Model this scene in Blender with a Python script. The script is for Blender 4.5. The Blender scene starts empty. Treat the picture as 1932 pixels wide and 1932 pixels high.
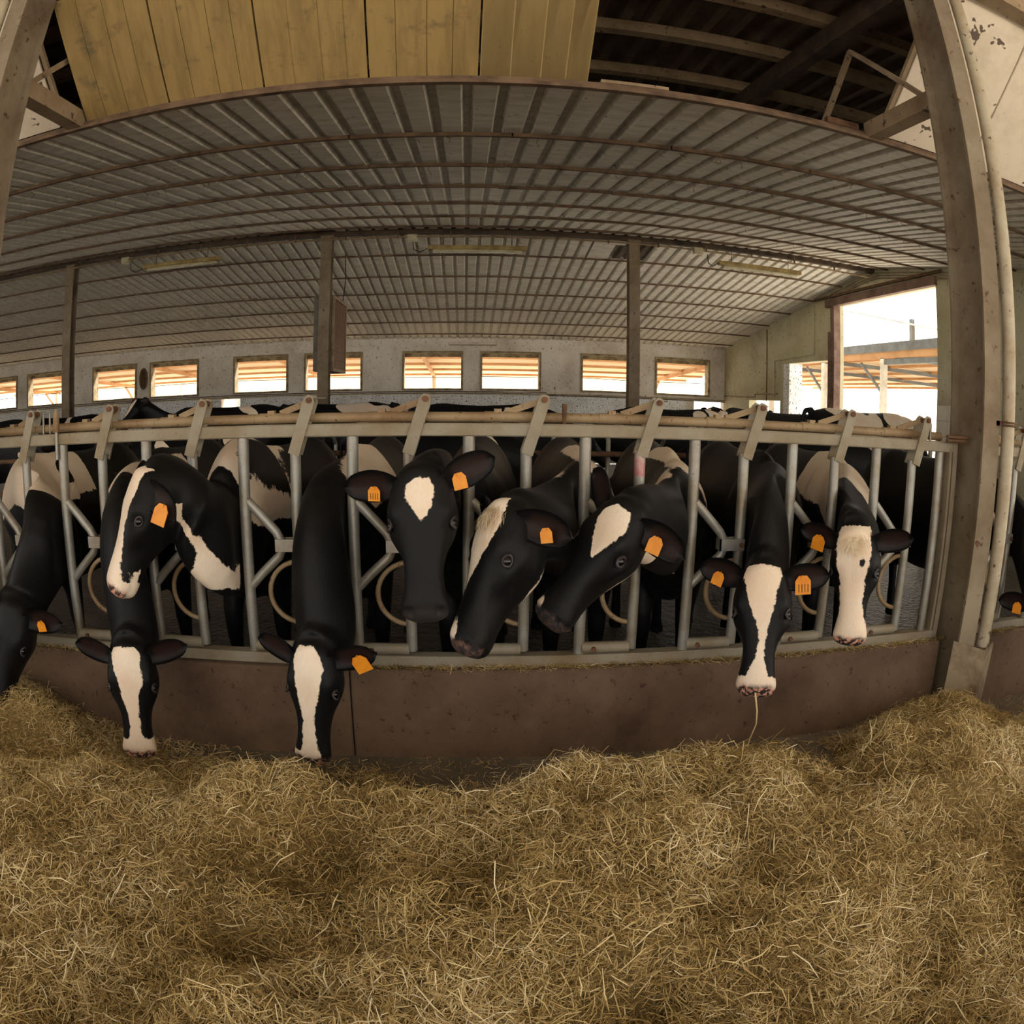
import bpy, bmesh, math, random
import numpy as np
from mathutils import Vector, Matrix

random.seed(7)
rng = np.random.default_rng(11)
scene = bpy.context.scene
COL = scene.collection

# ------------------------------------------------------------------ camera
YAW, PITCH, ROLL, CAM_H = 0.0691775, -0.159002, -0.0129022, 1.53
FOCAL_PX = 1294.83


def rot_m(yaw, pitch, roll):
    cr, sr = math.cos(roll), math.sin(roll)
    cp, sp = math.cos(pitch), math.sin(pitch)
    cy, sy = math.cos(yaw), math.sin(yaw)
    ry = np.array([[cr, 0, sr], [0, 1, 0], [-sr, 0, cr]])
    rx = np.array([[1, 0, 0], [0, cp, -sp], [0, sp, cp]])
    rz = np.array([[cy, sy, 0], [-sy, cy, 0], [0, 0, 1]])
    return rz @ rx @ ry


CAM_M = rot_m(YAW, PITCH, ROLL)
cam_data = bpy.data.cameras.new('camera')
cam = bpy.data.objects.new('camera', cam_data)
COL.objects.link(cam)
cm = Matrix.Identity(4)
for i in range(3):
    cm[i][0] = CAM_M[i, 0]
    cm[i][1] = CAM_M[i, 2]
    cm[i][2] = -CAM_M[i, 1]
cm[0][3], cm[1][3], cm[2][3] = 0, 0, CAM_H
cam.matrix_world = cm
cam_data.type = 'PANO'
cam_data.sensor_width = 36
cam_data.sensor_height = 36
cam_data.clip_start = 0.02
cam_data.clip_end = 500
for holder in (cam_data, getattr(cam_data, 'cycles', None)):
    for key, val in (('panorama_type', 'FISHEYE_EQUISOLID'), ('fisheye_lens', FOCAL_PX / 1932 * 36), ('fisheye_fov', math.pi)):
        try:
            setattr(holder, key, val)
        except Exception:
            pass
scene.camera = cam

# ------------------------------------------------------------------ sky and exposure
world = bpy.data.worlds.new('overcast_sky')
scene.world = world
world.use_nodes = True
bg = world.node_tree.nodes['Background']
bg.inputs[0].default_value = (1.0, 0.955, 0.90, 1)
bg.inputs[1].default_value = 2.3
sun_data = bpy.data.lights.new('sun_offscreen', 'SUN')
sun_data.energy = 24.0
sun_data.angle = math.radians(3)
sun_data.color = (1.0, 0.95, 0.86)
sun = bpy.data.objects.new('sun_offscreen', sun_data)
COL.objects.link(sun)
sun.rotation_euler = Vector((-0.22, -0.62, -1.0)).to_track_quat('-Z', 'Y').to_euler()
scene.view_settings.view_transform = 'Standard'
scene.view_settings.look = 'None'
scene.view_settings.gamma = 1
scene.view_settings.exposure = -0.15
scene.view_settings.use_curve_mapping = False


# ------------------------------------------------------------------ material helpers
def lin(c):
    out = []
    for v in c:
        v = v / 255.0
        out.append(v / 12.92 if v <= 0.04045 else ((v + 0.055) / 1.055) ** 2.4)
    return tuple(out) + (1.0,)


class NT:
    def __init__(self, name):
        self.m = bpy.data.materials.new(name)
        self.m.use_nodes = True
        self.t = self.m.node_tree
        self.b = self.t.nodes['Principled BSDF']

    def n(self, kind, **kw):
        nd = self.t.nodes.new(kind)
        for k, v in kw.items():
            if k.startswith('i_'):
                nd.inputs[k[2:].replace('_', ' ')].default_value = v
            else:
                setattr(nd, k, v)
        return nd

    def link(self, a, b):
        self.t.links.new(a, b)

    def coords(self, scale=(1, 1, 1), kind='Object'):
        tc = self.n('ShaderNodeTexCoord')
        mp = self.n('ShaderNodeMapping')
        mp.inputs['Scale'].default_value = scale
        self.link(tc.outputs[kind], mp.inputs['Vector'])
        return mp.outputs['Vector']

    def noise(self, vec, scale, detail=5, rough=0.6):
        nd = self.n('ShaderNodeTexNoise')
        nd.inputs['Scale'].default_value = scale
        nd.inputs['Detail'].default_value = detail
        nd.inputs['Roughness'].default_value = rough
        self.link(vec, nd.inputs['Vector'])
        return nd.outputs['Fac']

    def ramp(self, fac, stops):
        nd = self.n('ShaderNodeValToRGB')
        el = nd.color_ramp.elements
        while len(el) < len(stops):
            el.new(0.5)
        for e, (p, c) in zip(el, stops):
            e.position = p
            e.color = c
        self.link(fac, nd.inputs['Fac'])
        return nd.outputs['Color']

    def mix(self, fac, a, b):
        nd = self.n('ShaderNodeMix', data_type='RGBA')
        for sock, val in ((nd.inputs['Factor'], fac), (nd.inputs['A'], a), (nd.inputs['B'], b)):
            pass
        ins = [s for s in nd.inputs if s.enabled]
        for s, val in zip(ins, (fac, a, b)):
            if hasattr(val, 'is_output'):
                self.link(val, s)
            else:
                s.default_value = val
        return [s for s in nd.outputs if s.enabled][0]

    def math(self, op, a, b=None, clamp=False):
        nd = self.n('ShaderNodeMath', operation=op, use_clamp=clamp)
        for s, v in zip(nd.inputs, (a, b)):
            if v is None:
                continue
            if hasattr(v, 'is_output'):
                self.link(v, s)
            else:
                s.default_value = v
        return nd.outputs[0]

    def bump(self, h, strength=0.3, dist=0.01):
        nd = self.n('ShaderNodeBump')
        nd.inputs['Strength'].default_value = strength
        nd.inputs['Distance'].default_value = dist
        self.link(h, nd.inputs['Height'])
        self.link(nd.outputs[0], self.b.inputs['Normal'])


W1 = (1, 1, 1, 1)
B0 = (0, 0, 0, 1)


def dirty(name, base, dirt, scale=3.0, lo=0.45, hi=0.7, rough=0.8, metal=0.0, stretch=(1, 1, 1), speck=None, speck_scale=40,
          speck_at=(0.62, 0.68), bump=0.2, kind='Object', vary=None, spec=0.5, bump_scale=12, bump_dist=0.004):
    """A base colour with soft blotches of dirt and optional small specks."""
    k = NT(name)
    v = k.coords(stretch, kind)
    f = k.noise(v, scale, 8, 0.65)
    f2 = k.ramp(f, [(lo, B0), (hi, W1)])
    col = k.mix(f2, lin(base), lin(dirt))
    if vary:
        g = k.noise(v, vary[1], 3)
        g = k.ramp(g, [(0.35, B0), (0.65, W1)])
        col = k.mix(k.math('MULTIPLY', g, 0.6), col, lin(vary[0]))
    if speck:
        s = k.noise(k.coords((1, 1, 1), kind), speck_scale, 3, 0.7)
        s = k.ramp(s, [(speck_at[0], B0), (speck_at[1], W1)])
        col = k.mix(s, col, lin(speck))
    k.link(col, k.b.inputs['Base Color'])
    k.b.inputs['Roughness'].default_value = rough
    k.b.inputs['Metallic'].default_value = metal
    k.b.inputs['Specular IOR Level'].default_value = spec
    if bump:
        k.bump(k.noise(v, scale * bump_scale, 4), bump, bump_dist)
    return k.m


M = {}
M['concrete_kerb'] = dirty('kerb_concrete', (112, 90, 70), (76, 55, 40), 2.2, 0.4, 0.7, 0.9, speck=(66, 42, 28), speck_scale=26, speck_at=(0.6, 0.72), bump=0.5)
M['floor'] = dirty('barn_floor', (112, 102, 88), (84, 74, 60), 1.5, 0.4, 0.65, 0.55, speck=(120, 112, 100), speck_scale=30, speck_at=(0.66, 0.74))
M['wet'] = dirty('wet_manure_floor', (84, 77, 68), (44, 38, 32), 2.5, 0.4, 0.6, 0.35, bump=1.0, bump_scale=7, bump_dist=0.05)
M['galv'] = dirty('galvanised_tube', (158, 155, 147), (128, 112, 86), 5, 0.42, 0.72, 0.48, 0.55, speck=(96, 70, 44), speck_scale=70, speck_at=(0.66, 0.74), bump=0.1)
M['galv_rail'] = dirty('dusty_rail_steel', (150, 141, 122), (128, 108, 78), 4, 0.42, 0.7, 0.7, 0.25, speck=(108, 80, 50), speck_scale=80, speck_at=(0.64, 0.72), bump=0.25)
M['rusty_pipe'] = dirty('tan_pipe_steel', (152, 130, 98), (122, 92, 60), 4, 0.42, 0.68, 0.65, 0.25, speck=(96, 62, 38), speck_scale=50, bump=0.2)
M['pink_tube'] = dirty('tube_with_pink_marker_paint', (176, 168, 150), (176, 96, 104), 5, 0.35, 0.5, 0.48, 0.4)
M['column'] = dirty('column_steel', (144, 130, 108), (106, 86, 64), 2.2, 0.38, 0.68, 0.75, 0.2, speck=(84, 54, 34), speck_scale=16, speck_at=(0.62, 0.7), bump=0.2)
M['downpipe'] = dirty('downpipe_grey', (178, 166, 142), (140, 116, 84), 3, 0.42, 0.7, 0.5, 0.2, speck=(90, 70, 46), speck_scale=20)
M['ceiling'] = dirty('ceiling_sheet_steel', (230, 224, 212), (190, 180, 164), 2.6, 0.4, 0.75, 0.62, 0.1, stretch=(1, 4, 1), speck=(74, 62, 48), speck_scale=9, speck_at=(0.66, 0.74), kind='Object', spec=0.4)
M['batten'] = dirty('batten_rusty', (112, 88, 66), (72, 52, 36), 6, 0.4, 0.65, 0.85)
M['beam_dark'] = dirty('dark_ridge_beam', (84, 66, 50), (48, 36, 26), 4, 0.4, 0.65, 0.85)
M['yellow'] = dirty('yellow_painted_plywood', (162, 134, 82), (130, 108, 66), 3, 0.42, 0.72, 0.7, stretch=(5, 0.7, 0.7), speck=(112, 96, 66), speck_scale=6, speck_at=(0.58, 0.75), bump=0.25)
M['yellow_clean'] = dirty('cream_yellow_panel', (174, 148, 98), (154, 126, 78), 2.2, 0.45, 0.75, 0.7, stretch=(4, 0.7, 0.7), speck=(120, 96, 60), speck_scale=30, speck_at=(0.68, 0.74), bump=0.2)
M['peeling'] = dirty('peeling_white_panel', (222, 206, 184), (200, 184, 160), 3, 0.45, 0.7, 0.75, stretch=(1, 1, 1), speck=(92, 74, 62), speck_scale=4.5, speck_at=(0.63, 0.645), bump=0.2)
M['roof_dark'] = dirty('old_roof_sheet', (112, 98, 84), (76, 64, 52), 2.2, 0.4, 0.7, 0.85)
M['purlin'] = dirty('dusty_concrete_purlin', (150, 128, 100), (108, 86, 62), 3, 0.4, 0.7, 0.85, speck=(60, 42, 30), speck_scale=14)
M['wall'] = dirty('limewashed_wall', (238, 230, 218), (200, 186, 168), 1.1, 0.42, 0.72, 0.9, speck=(84, 64, 46), speck_scale=13, speck_at=(0.60, 0.70), bump=0.5)
M['wall_low'] = dirty('speckled_wall_base', (244, 244, 242), (206, 200, 192), 2, 0.45, 0.75, 0.6, speck=(38, 30, 26), speck_scale=22, speck_at=(0.58, 0.62), bump=0.3)
M['wall_green'] = dirty('greenish_panel_wall', (206, 200, 176), (142, 124, 98), 1.0, 0.42, 0.75, 0.9, speck=(70, 54, 36), speck_scale=14, speck_at=(0.62, 0.70), vary=((198, 192, 150), 0.6), bump=0.4)
M['frame'] = dirty('weathered_window_frame', (176, 160, 128), (112, 92, 62), 4, 0.4, 0.66, 0.85, speck=(60, 46, 30), speck_scale=30)
M['rust_iron'] = dirty('rusty_iron', (112, 82, 56), (70, 46, 30), 8, 0.4, 0.65, 0.85, 0.2)
M['rust_bolt'] = dirty('rusty_bolt', (120, 82, 60), (86, 52, 38), 30, 0.4, 0.65, 0.8, 0.3)
M['guard'] = dirty('guard_plate_steel', (168, 152, 126), (106, 84, 58), 5, 0.42, 0.66, 0.6, 0.4)
M['lamp_body'] = dirty('dusty_lamp_housing', (168, 148, 96), (122, 98, 56), 5, 0.4, 0.68, 0.8)
M['lamp_tube'] = dirty('grimy_lamp_diffuser', (196, 188, 160), (150, 138, 104), 6, 0.4, 0.7, 0.4)
M['box_grey'] = dirty('grey_sheet_box', (112, 106, 96), (84, 74, 62), 4, 0.4, 0.7, 0.7)
M['box_brown'] = dirty('brown_filter_face', (112, 74, 50), (84, 52, 34), 3, 0.4, 0.7, 0.55, speck=(160, 130, 110), speck_scale=40, speck_at=(0.7, 0.76))
M['box_frame'] = dirty('tan_box_frame', (168, 148, 118), (120, 98, 70), 6, 0.4, 0.7, 0.6)
M['tag'] = dirty('orange_ear_tag', (232, 148, 34), (214, 120, 24), 30, 0.4, 0.8, 0.45, bump=0)
M['tag_ink'] = dirty('tag_print', (96, 56, 20), (70, 40, 16), 30, 0.4, 0.8, 0.6, bump=0)
M['cable'] = dirty('dark_cable', (40, 34, 28), (24, 20, 16), 8, 0.4, 0.7, 0.7, bump=0)
M['yard'] = dirty('pale_yard_concrete', (216, 210, 198), (196, 190, 178), 0.3, 0.4, 0.7, 0.9, bump=0)
M['shed_board'] = dirty('shed_roof_board', (230, 206, 170), (210, 172, 128), 1.5, 0.4, 0.7, 0.85, stretch=(0.5, 3, 1), bump=0)
M['shed_rafter'] = dirty('shed_rafter', (194, 148, 104), (168, 124, 82), 2, 0.4, 0.7, 0.85, bump=0)
M['shed_steel'] = dirty('shed_steel', (120, 124, 124), (92, 92, 90), 3, 0.4, 0.7, 0.6, 0.3, bump=0)
M['shed_white'] = dirty('shed_white_post', (214, 208, 196), (176, 166, 150), 3, 0.4, 0.7, 0.8, bump=0)
M['shed_roof'] = dirty('shed_grey_roof', (186, 190, 184), (150, 152, 146), 2, 0.4, 0.7, 0.7, bump=0)
M['house'] = dirty('pale_house_wall', (240, 230, 208), (226, 212, 186), 1, 0.4, 0.7, 0.9, bump=0)
M['house_win'] = dirty('house_shutter', (186, 190, 190), (164, 170, 172), 1, 0.4, 0.7, 0.6, bump=0)
M['post_red'] = dirty('rusty_red_door_post', (132, 106, 92), (92, 66, 54), 3, 0.4, 0.66, 0.7, 0.2)
M['tile'] = dirty('white_wall_tile', (226, 220, 206), (204, 194, 176), 3, 0.45, 0.75, 0.35, speck=(120, 88, 60), speck_scale=14, speck_at=(0.66, 0.72))
M['plaque'] = dirty('grimy_plaque', (134, 112, 88), (84, 62, 44), 12, 0.4, 0.6, 0.8)
M['cow_eye'] = dirty('cow_eye', (14, 9, 7), (8, 5, 4), 30, 0.4, 0.7, 0.16, bump=0)
M['lid'] = dirty('dark_eyelid', (44, 34, 34), (28, 20, 20), 30, 0.4, 0.7, 0.5, bump=0)
M['forelock'] = dirty('cream_hair', (240, 222, 190), (214, 184, 138), 60, 0.4, 0.7, 0.6, bump=0)
M['drool'] = dirty('pale_straw', (214, 190, 140), (190, 160, 104), 30, 0.4, 0.7, 0.6, bump=0)


def cow_material():
    k = NT('holstein_coat')
    at = k.n('ShaderNodeAttribute', attribute_name='mark')
    v = k.coords((1, 1, 1))
    n1 = k.math('SUBTRACT', k.noise(v, 45, 5, 0.75), 0.5)
    n2 = k.math('SUBTRACT', k.noise(v, 14, 3, 0.6), 0.5)
    f = k.math('ADD', at.outputs['Fac'], k.math('ADD', k.math('MULTIPLY', n1, 0.028), k.math('MULTIPLY', n2, 0.03)))
    f = k.math('MULTIPLY_ADD', f, 220.0)
    f.node.inputs[2].default_value = 0.5
    f.node.use_clamp = True
    hair = k.noise(k.coords((1, 1, 0.25)), 160, 3, 0.7)
    blk = k.mix(hair, (0.003, 0.0028, 0.0029, 1), (0.0075, 0.007, 0.0073, 1))
    big = k.ramp(k.noise(v, 5, 3), [(0.35, B0), (0.75, W1)])
    wht = k.mix(hair, lin((226, 206, 182)), lin((248, 234, 214)))
    wht = k.mix(k.math('MULTIPLY', big, 0.55), wht, lin((226, 184, 146)))
    col = k.mix(f, blk, wht)
    nose = k.n('ShaderNodeAttribute', attribute_name='nose')
    pk = k.n('ShaderNodeAttribute', attribute_name='pink')
    ns = k.ramp(k.noise(v, 60, 3), [(0.48, B0), (0.56, W1)])
    nz = k.mix(k.math('MULTIPLY', ns, pk.outputs['Fac'], True), (0.03, 0.026, 0.025, 1), lin((206, 150, 128)))
    col = k.mix(nose.outputs['Fac'], col, nz)
    ei = k.n('ShaderNodeAttribute', attribute_name='earin')
    col = k.mix(ei.outputs['Fac'], col, lin((38, 24, 20)))
    k.link(col, k.b.inputs['Base Color'])
    k.b.inputs['Roughness'].default_value = 0.48
    k.b.inputs['Specular IOR Level'].default_value = 0.17
    k.b.inputs['Sheen Weight'].default_value = 0.01
    k.b.inputs['Sheen Roughness'].default_value = 0.4
    k.bump(hair, 0.35, 0.004)
    return k.m


M['cow'] = cow_material()


def hay_material():
    k = NT('dry_hay')
    at = k.n('ShaderNodeAttribute', attribute_name='tint')
    col = k.ramp(at.outputs['Fac'], [(0.0, lin((98, 80, 46))), (0.3, lin((156, 128, 74))), (0.55, lin((196, 168, 108))),
                                     (0.8, lin((226, 204, 152))), (1.0, lin((236, 220, 184)))])
    k.link(col, k.b.inputs['Base Color'])
    k.b.inputs['Roughness'].default_value = 0.55
    k.b.inputs['Specular IOR Level'].default_value = 0.35
    return k.m


M['hay'] = hay_material()
M['hay_under'] = dirty('packed_hay', (168, 140, 84), (128, 104, 58), 70, 0.35, 0.65, 0.9, bump=1.0)


# ------------------------------------------------------------------ mesh helpers
def base_of(o):
    p = Vector((0, 0, 0))
    while o is not None:
        p += o.location
        o = o.parent
    return p


def link(name, me, parent=None, loc=None):
    o = bpy.data.objects.new(name, me)
    COL.objects.link(o)
    if parent is not None:
        o.parent = parent
    if loc is not None:
        o.location = loc
    return o


def tag(o, label=None, cat=None, group=None, kind=None):
    if label:
        o['label'] = label
    if cat:
        o['category'] = cat
    if group:
        o['group'] = group
    if kind:
        o['kind'] = kind
    return o


def thing(name, label=None, cat=None, loc=(0, 0, 0), group=None, kind=None):
    o = bpy.data.objects.new(name, None)
    o.empty_display_size = 0.1
    COL.objects.link(o)
    o.location = loc
    return tag(o, label, cat, group, kind)


class MB:
    def __init__(self):
        self.v, self.f = [], []

    def add(self, vs, fs):
        b = len(self.v)
        self.v.extend([tuple(map(float, p)) for p in vs])
        self.f.extend([tuple(i + b for i in f) for f in fs])
        return self

    def box(self, lo, hi):
        (a, b, c), (d, e, g) = lo, hi
        vs = [(a, b, c), (d, b, c), (d, e, c), (a, e, c), (a, b, g), (d, b, g), (d, e, g), (a, e, g)]
        return self.hexa(vs)

    def hexa(self, vs):
        return self.add(vs, [(3, 2, 1, 0), (4, 5, 6, 7), (0, 1, 5, 4), (1, 2, 6, 5), (2, 3, 7, 6), (3, 0, 4, 7)])

    def bar(self, p, q, w, h, up=(0, 0, 1)):
        """Rectangular bar from p to q; w across, h along up."""
        p, q, up = Vector(p), Vector(q), Vector(up)
        d = (q - p).normalized()
        s = d.cross(up)
        if s.length < 1e-5:
            s = d.cross(Vector((0, 1, 0)))
        s.normalize()
        u = s.cross(d).normalized()
        s, u = s * w / 2, u * h / 2
        vs = [p - s - u, p + s - u, q + s - u, q - s - u, p - s + u, p + s + u, q + s + u, q - s + u]
        return self.hexa([tuple(x) for x in vs])

    def tube(self, pts, r, n=12, closed=False):
        pts = [Vector(p) for p in pts]
        rs = r if isinstance(r, (list, tuple)) else [r] * len(pts)
        up = None
        rings = []
        for i, p in enumerate(pts):
            if closed:
                d = pts[(i + 1) % len(pts)] - pts[i - 1]
            else:
                d = pts[min(i + 1, len(pts) - 1)] - pts[max(i - 1, 0)]
            d.normalize()
            if up is None:
                up = Vector((0, 0, 1)) if abs(d.z) < 0.9 else Vector((0, 1, 0))
            s = d.cross(up).normalized()
            up = s.cross(d).normalized()
            rings.append([p + (s * math.cos(2 * math.pi * k / n) + up * math.sin(2 * math.pi * k / n)) * rs[i] for k in range(n)])
        vs = [tuple(x) for rg in rings for x in rg]
        fs = []
        m = len(rings)
        for i in range(m if closed else m - 1):
            j = (i + 1) % m
            for k in range(n):
                fs.append((i * n + k, i * n + (k + 1) % n, j * n + (k + 1) % n, j * n + k))
        if not closed:
            fs.append(tuple(range(n - 1, -1, -1)))
            fs.append(tuple((m - 1) * n + k for k in range(n)))
        return self.add(vs, fs)

    def build(self, name, mat, parent=None, smooth=False, bevel=0.0):
        me = bpy.data.meshes.new(name)
        off = base_of(parent) if parent is not None else Vector((0, 0, 0))
        vs = [(x - off.x, y - off.y, z - off.z) for x, y, z in self.v]
        me.from_pydata(vs, [], self.f)
        bm = bmesh.new()
        bm.from_mesh(me)
        bmesh.ops.recalc_face_normals(bm, faces=bm.faces)
        if bevel:
            bmesh.ops.bevel(bm, geom=[e for e in bm.edges], offset=bevel, segments=1, affect='EDGES', profile=0.5)
        bm.to_mesh(me)
        bm.free()
        if mat:
            me.materials.append(M[mat] if isinstance(mat, str) else mat)
        if smooth:
            me.polygons.foreach_set('use_smooth', [True] * len(me.polygons))
            try:
                me.set_sharp_from_angle(angle=math.radians(45))
            except Exception:
                pass
        return link(name, me, parent)


def box(name, lo, hi, mat, parent=None, bevel=0.0):
    return MB().box(lo, hi).build(name, mat, parent, bevel=bevel)


def tube(name, pts, r, mat, parent=None, n=12, closed=False):
    return MB().tube(pts, r, n, closed).build(name, mat, parent, smooth=True)


# ------------------------------------------------------------------ building dimensions
Y_EAVE, Y_RIDGE, Y_BACK = 3.60, 10.9, 18.85
Z_RIDGE, SLOPE = 4.375, 0.135
X_LEFT, X_RIGHT = -17.6, 7.45


def zceil(y):
    return Z_RIDGE - SLOPE * abs(Y_RIDGE - y)


# ------------------------------------------------------------------ floors
tag(box('floor', (-18, -9, -0.12), (X_RIGHT + 0.3, 2.86, 0.0), 'floor'), kind='structure')
tag(box('floor', (-18, 2.86, -0.14), (X_RIGHT + 0.3, 19.2, -0.005), 'wet'), kind='structure')
tag(box('ground_outside', (-40, 19.2, -0.2), (70, 75, -0.06), 'yard'), 'pale concrete farmyard outside the barn', kind='structure')
tag(box('ground_outside', (X_RIGHT + 0.3, -30, -0.2), (70, 19.2, -0.06), 'yard'), 'pale concrete farmyard outside the barn', kind='structure')
tag(box('ground_outside', (-40, -40, -0.2), (X_RIGHT + 0.3, -9, -0.06), 'yard'), 'pale concrete farmyard outside the barn', kind='structure')

# ------------------------------------------------------------------ ceiling: corrugated sheets, battens, ridge beam
ceiling = thing('ceiling', 'low pitched ceiling of ribbed metal sheets over the cow stalls', kind='structure')
SHEET, RIB = 1.075, 0.215


def sheet_mesh(name, y0, y1, mat, n_ribs=5, rib_h=0.04):
    prof = [(0.0, rib_h)]
    for i in range(n_ribs):
        x = i * RIB
        prof += [(x + 0.022, rib_h), (x + 0.042, 0.0), (x + RIB - 0.042, 0.0), (x + RIB - 0.022, rib_h)]
    prof.append((n_ribs * RIB + 0.012, rib_h))
    z0, z1 = zceil(y0), zceil(y1)
    vs, fs = [], []
    for (y, z) in ((y0, z0), (y1, z1)):
        vs += [(x, y, z + h) for x, h in prof]
    for (y, z) in ((y0, z0), (y1, z1)):
        vs += [(x, y, z + h + 0.004) for x, h in prof]
    n = len(prof)
    for i in range(n - 1):
        fs.append((i, i + 1, n + i + 1, n + i))
        fs.append((2 * n + i, 3 * n + i, 3 * n + i + 1, 2 * n + i + 1))
    me = bpy.data.meshes.new(name)
    me.from_pydata(vs, [], fs)
    me.materials.append(M[mat])
    return me


me_near = sheet_mesh('ceiling_sheet', Y_EAVE, Y_RIDGE - 0.02, 'ceiling')
me_far = sheet_mesh('ceiling_sheet', Y_RIDGE + 0.02, Y_BACK - 0.005, 'ceiling')
me_far_cut = sheet_mesh('ceiling_sheet', Y_RIDGE + 1.15, Y_BACK - 0.005, 'ceiling')
me_near_cut = sheet_mesh('ceiling_sheet', Y_EAVE, Y_RIDGE - 0.35, 'ceiling')
for k in range(-17, 7):
    x = -0.03 + k * SHEET
    off = (random.random() - 0.5) * 0.008
    link('ceiling_sheet', me_near if k != -3 else me_near_cut, ceiling, (x, 0, off))
    link('ceiling_sheet', me_far if k != 2 else me_far_cut, ceiling, (x, 0, off + 0.003))
# the patch that still hangs beside the hole in the sheeting
patch = MB()
for (xa, xb, ya, yb) in ((2.12, 2.5, 10.95, 12.08), (2.5, 2.66, 10.95, 11.35)):
    patch.hexa([(xa, ya, zceil(ya)), (xb, ya, zceil(ya)), (xb, yb, zceil(yb)), (xa, yb, zceil(yb)),
                (xa, ya, zceil(ya) + .005), (xb, ya, zceil(ya) + .005), (xb, yb, zceil(yb) + .005), (xa, yb, zceil(yb) + .005)])
patch.build('ceiling_patch', 'ceiling', ceiling)
for y in (4.77, 5.86, 6.94, 8.08, 9.25, 10.39, 12.1, 13.34, 14.53, 15.76, 17.0, 18.24):
    z = zceil(y)
    mb = MB()
    xs = np.linspace(X_LEFT, X_RIGHT, 22)
    prev = None
    for xa, xb in zip(xs[:-1], xs[1:]):
        j = (random.random() - 0.5) * 0.012
        mb.bar((xa, y, z - 0.016 + j), (xb + 0.01, y, z - 0.016 - j), 0.03, 0.03)
    mb.build('batten', 'batten', ceiling)
box('ridge_beam', (X_LEFT, Y_RIDGE - 0.05, Z_RIDGE - 0.085), (X_RIGHT, Y_RIDGE + 0.05, Z_RIDGE + 0.03), 'beam_dark', ceiling)
# front edge of the ceiling
MB().box((X_LEFT, 3.56, zceil(3.58) - 0.01), (9.6, 3.60, zceil(3.58) + 0.03)).build('edge_trim', 'batten', ceiling)
MB().box((X_LEFT, 3.52, zceil(3.58) - 0.035), (9.6, 3.56, zceil(3.58) - 0.012)).build('edge_strip', 'batten', ceiling)
# straw and cobweb wisps that hang from the battens
wisp = MB()
for _ in range(170):
    y = random.choice((4.77, 4.77, 5.86, 5.86, 6.94, 8.08, 9.25, 12.1, 13.34, 14.53, 15.76))
    x = random.uniform(-6.5, 6.5)
    p = Vector((x, y, zceil(y) - 0.03))
    pts = [p]
    for _k in range(3):
        p = p + Vector((random.uniform(-.03, .03), random.uniform(-.03, .03), random.uniform(-.035, .0)))
        pts.append(p)
    wisp.tube(pts, 0.0025, 3)
tag(wisp.build('straw_wisp', 'batten', ceiling), kind='stuff')

# ------------------------------------------------------------------ the real roof above, dark
roof = thing('roof', 'dark old corrugated roof above the ceiling', kind='structure')


def zroof(y):
    return 4.42 + 0.10 * (min(y, 2 * Y_RIDGE - y) - 2.5)


def roof_sheet(y0, y1):
    vs, fs = [], []
    prof = []
    for i in range(5):
        x = i * 0.22
        prof += [(x, 0.0), (x + 0.07, 0.0), (x + 0.11, 0.05), (x + 0.18, 0.05)]
    prof.append((1.1, 0.0))
    for y in (y0, y1):
        vs += [(x, y, zroof(y) + h) for x, h in prof]
    n = len(prof)
    fs = [(i, i + 1, n + i + 1, n + i) for i in range(n - 1)]
    me = bpy.data.meshes.new('roof_sheet')
    me.from_pydata(vs, [], fs)
    me.materials.append(M['roof_dark'])
    return me


ra, rb = roof_sheet(2.45, Y_RIDGE), roof_sheet(Y_RIDGE, 19.4)
for k in range(-16, 8):
    link('roof_sheet', ra, roof, (k * 1.1, 0, 0))
    link('roof_sheet', rb, roof, (k * 1.1, 0, 0))
for y, h in ((3.06, .10), (3.86, .11), (4.68, .11), (5.6, .11), (6.6, .11), (7.7, .11)):
    z = zroof(y)
    box('purlin', (X_LEFT, y - 0.045, z - h), (9.6, y + 0.045, z - 0.004), 'purlin', roof)
for xr in (-7.46, -2.50, 2.52, 7.37):
    MB().bar((xr, 2.5, zroof(2.5) - .20), (xr, Y_RIDGE, zroof(Y_RIDGE) - .20), 0.10, 0.16).build('rafter', 'beam_dark', roof)
    # web members of the roof truss at the column
    MB().bar((xr, 2.85, 3.405), (xr, 3.58, 3.44), 0.08, 0.10).build('bracket', 'purlin', roof)
    MB().bar((xr, 2.86, 3.34), (xr, 3.56, 3.372), 0.11, 0.012).build('bracket', 'purlin', roof)
    MB().bar((xr, 3.65, 4.12), (xr, 4.3, 3.62), 0.035, 0.035).build('tie', 'purlin', roof)
    MB().bar((xr, 3.65, 4.12), (xr, 2.86, 3.40), 0.035, 0.035).build('tie', 'purlin', roof)
# eaves beam along the column heads, roof over the feed alley
box('eaves_beam', (X_LEFT, 2.42, 4.16), (14, 2.56, 4.36), 'purlin', roof)

# inclined lining boards between ceiling edge and eaves
PS = 0.77


def Y1B(i):
    return 2.85 if i == 0 else 2.566


def panel(name, xa, xb, mat, parent, y0=3.575, y1=2.566, t=0.02, gap=0.006, bev=0.004, dz=0.0):
    z0, z1 = zceil(3.58) + 0.03 + (3.59 - y0) * PS + dz, zceil(3.58) + 0.03 + (3.59 - y1) * PS + dz
    mb = MB()
    mb.hexa([(xa + gap, y1, z1), (xb - gap, y1, z1), (xb - gap, y0, z0), (xa + gap, y0, z0),
             (xa + gap, y1 + t * .6, z1 + t), (xb - gap, y1 + t * .6, z1 + t), (xb - gap, y0 + t * .6, z0 + t), (xa + gap, y0 + t * .6, z0 + t)])
    return mb.build(name, mat, parent, bevel=bev)


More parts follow.
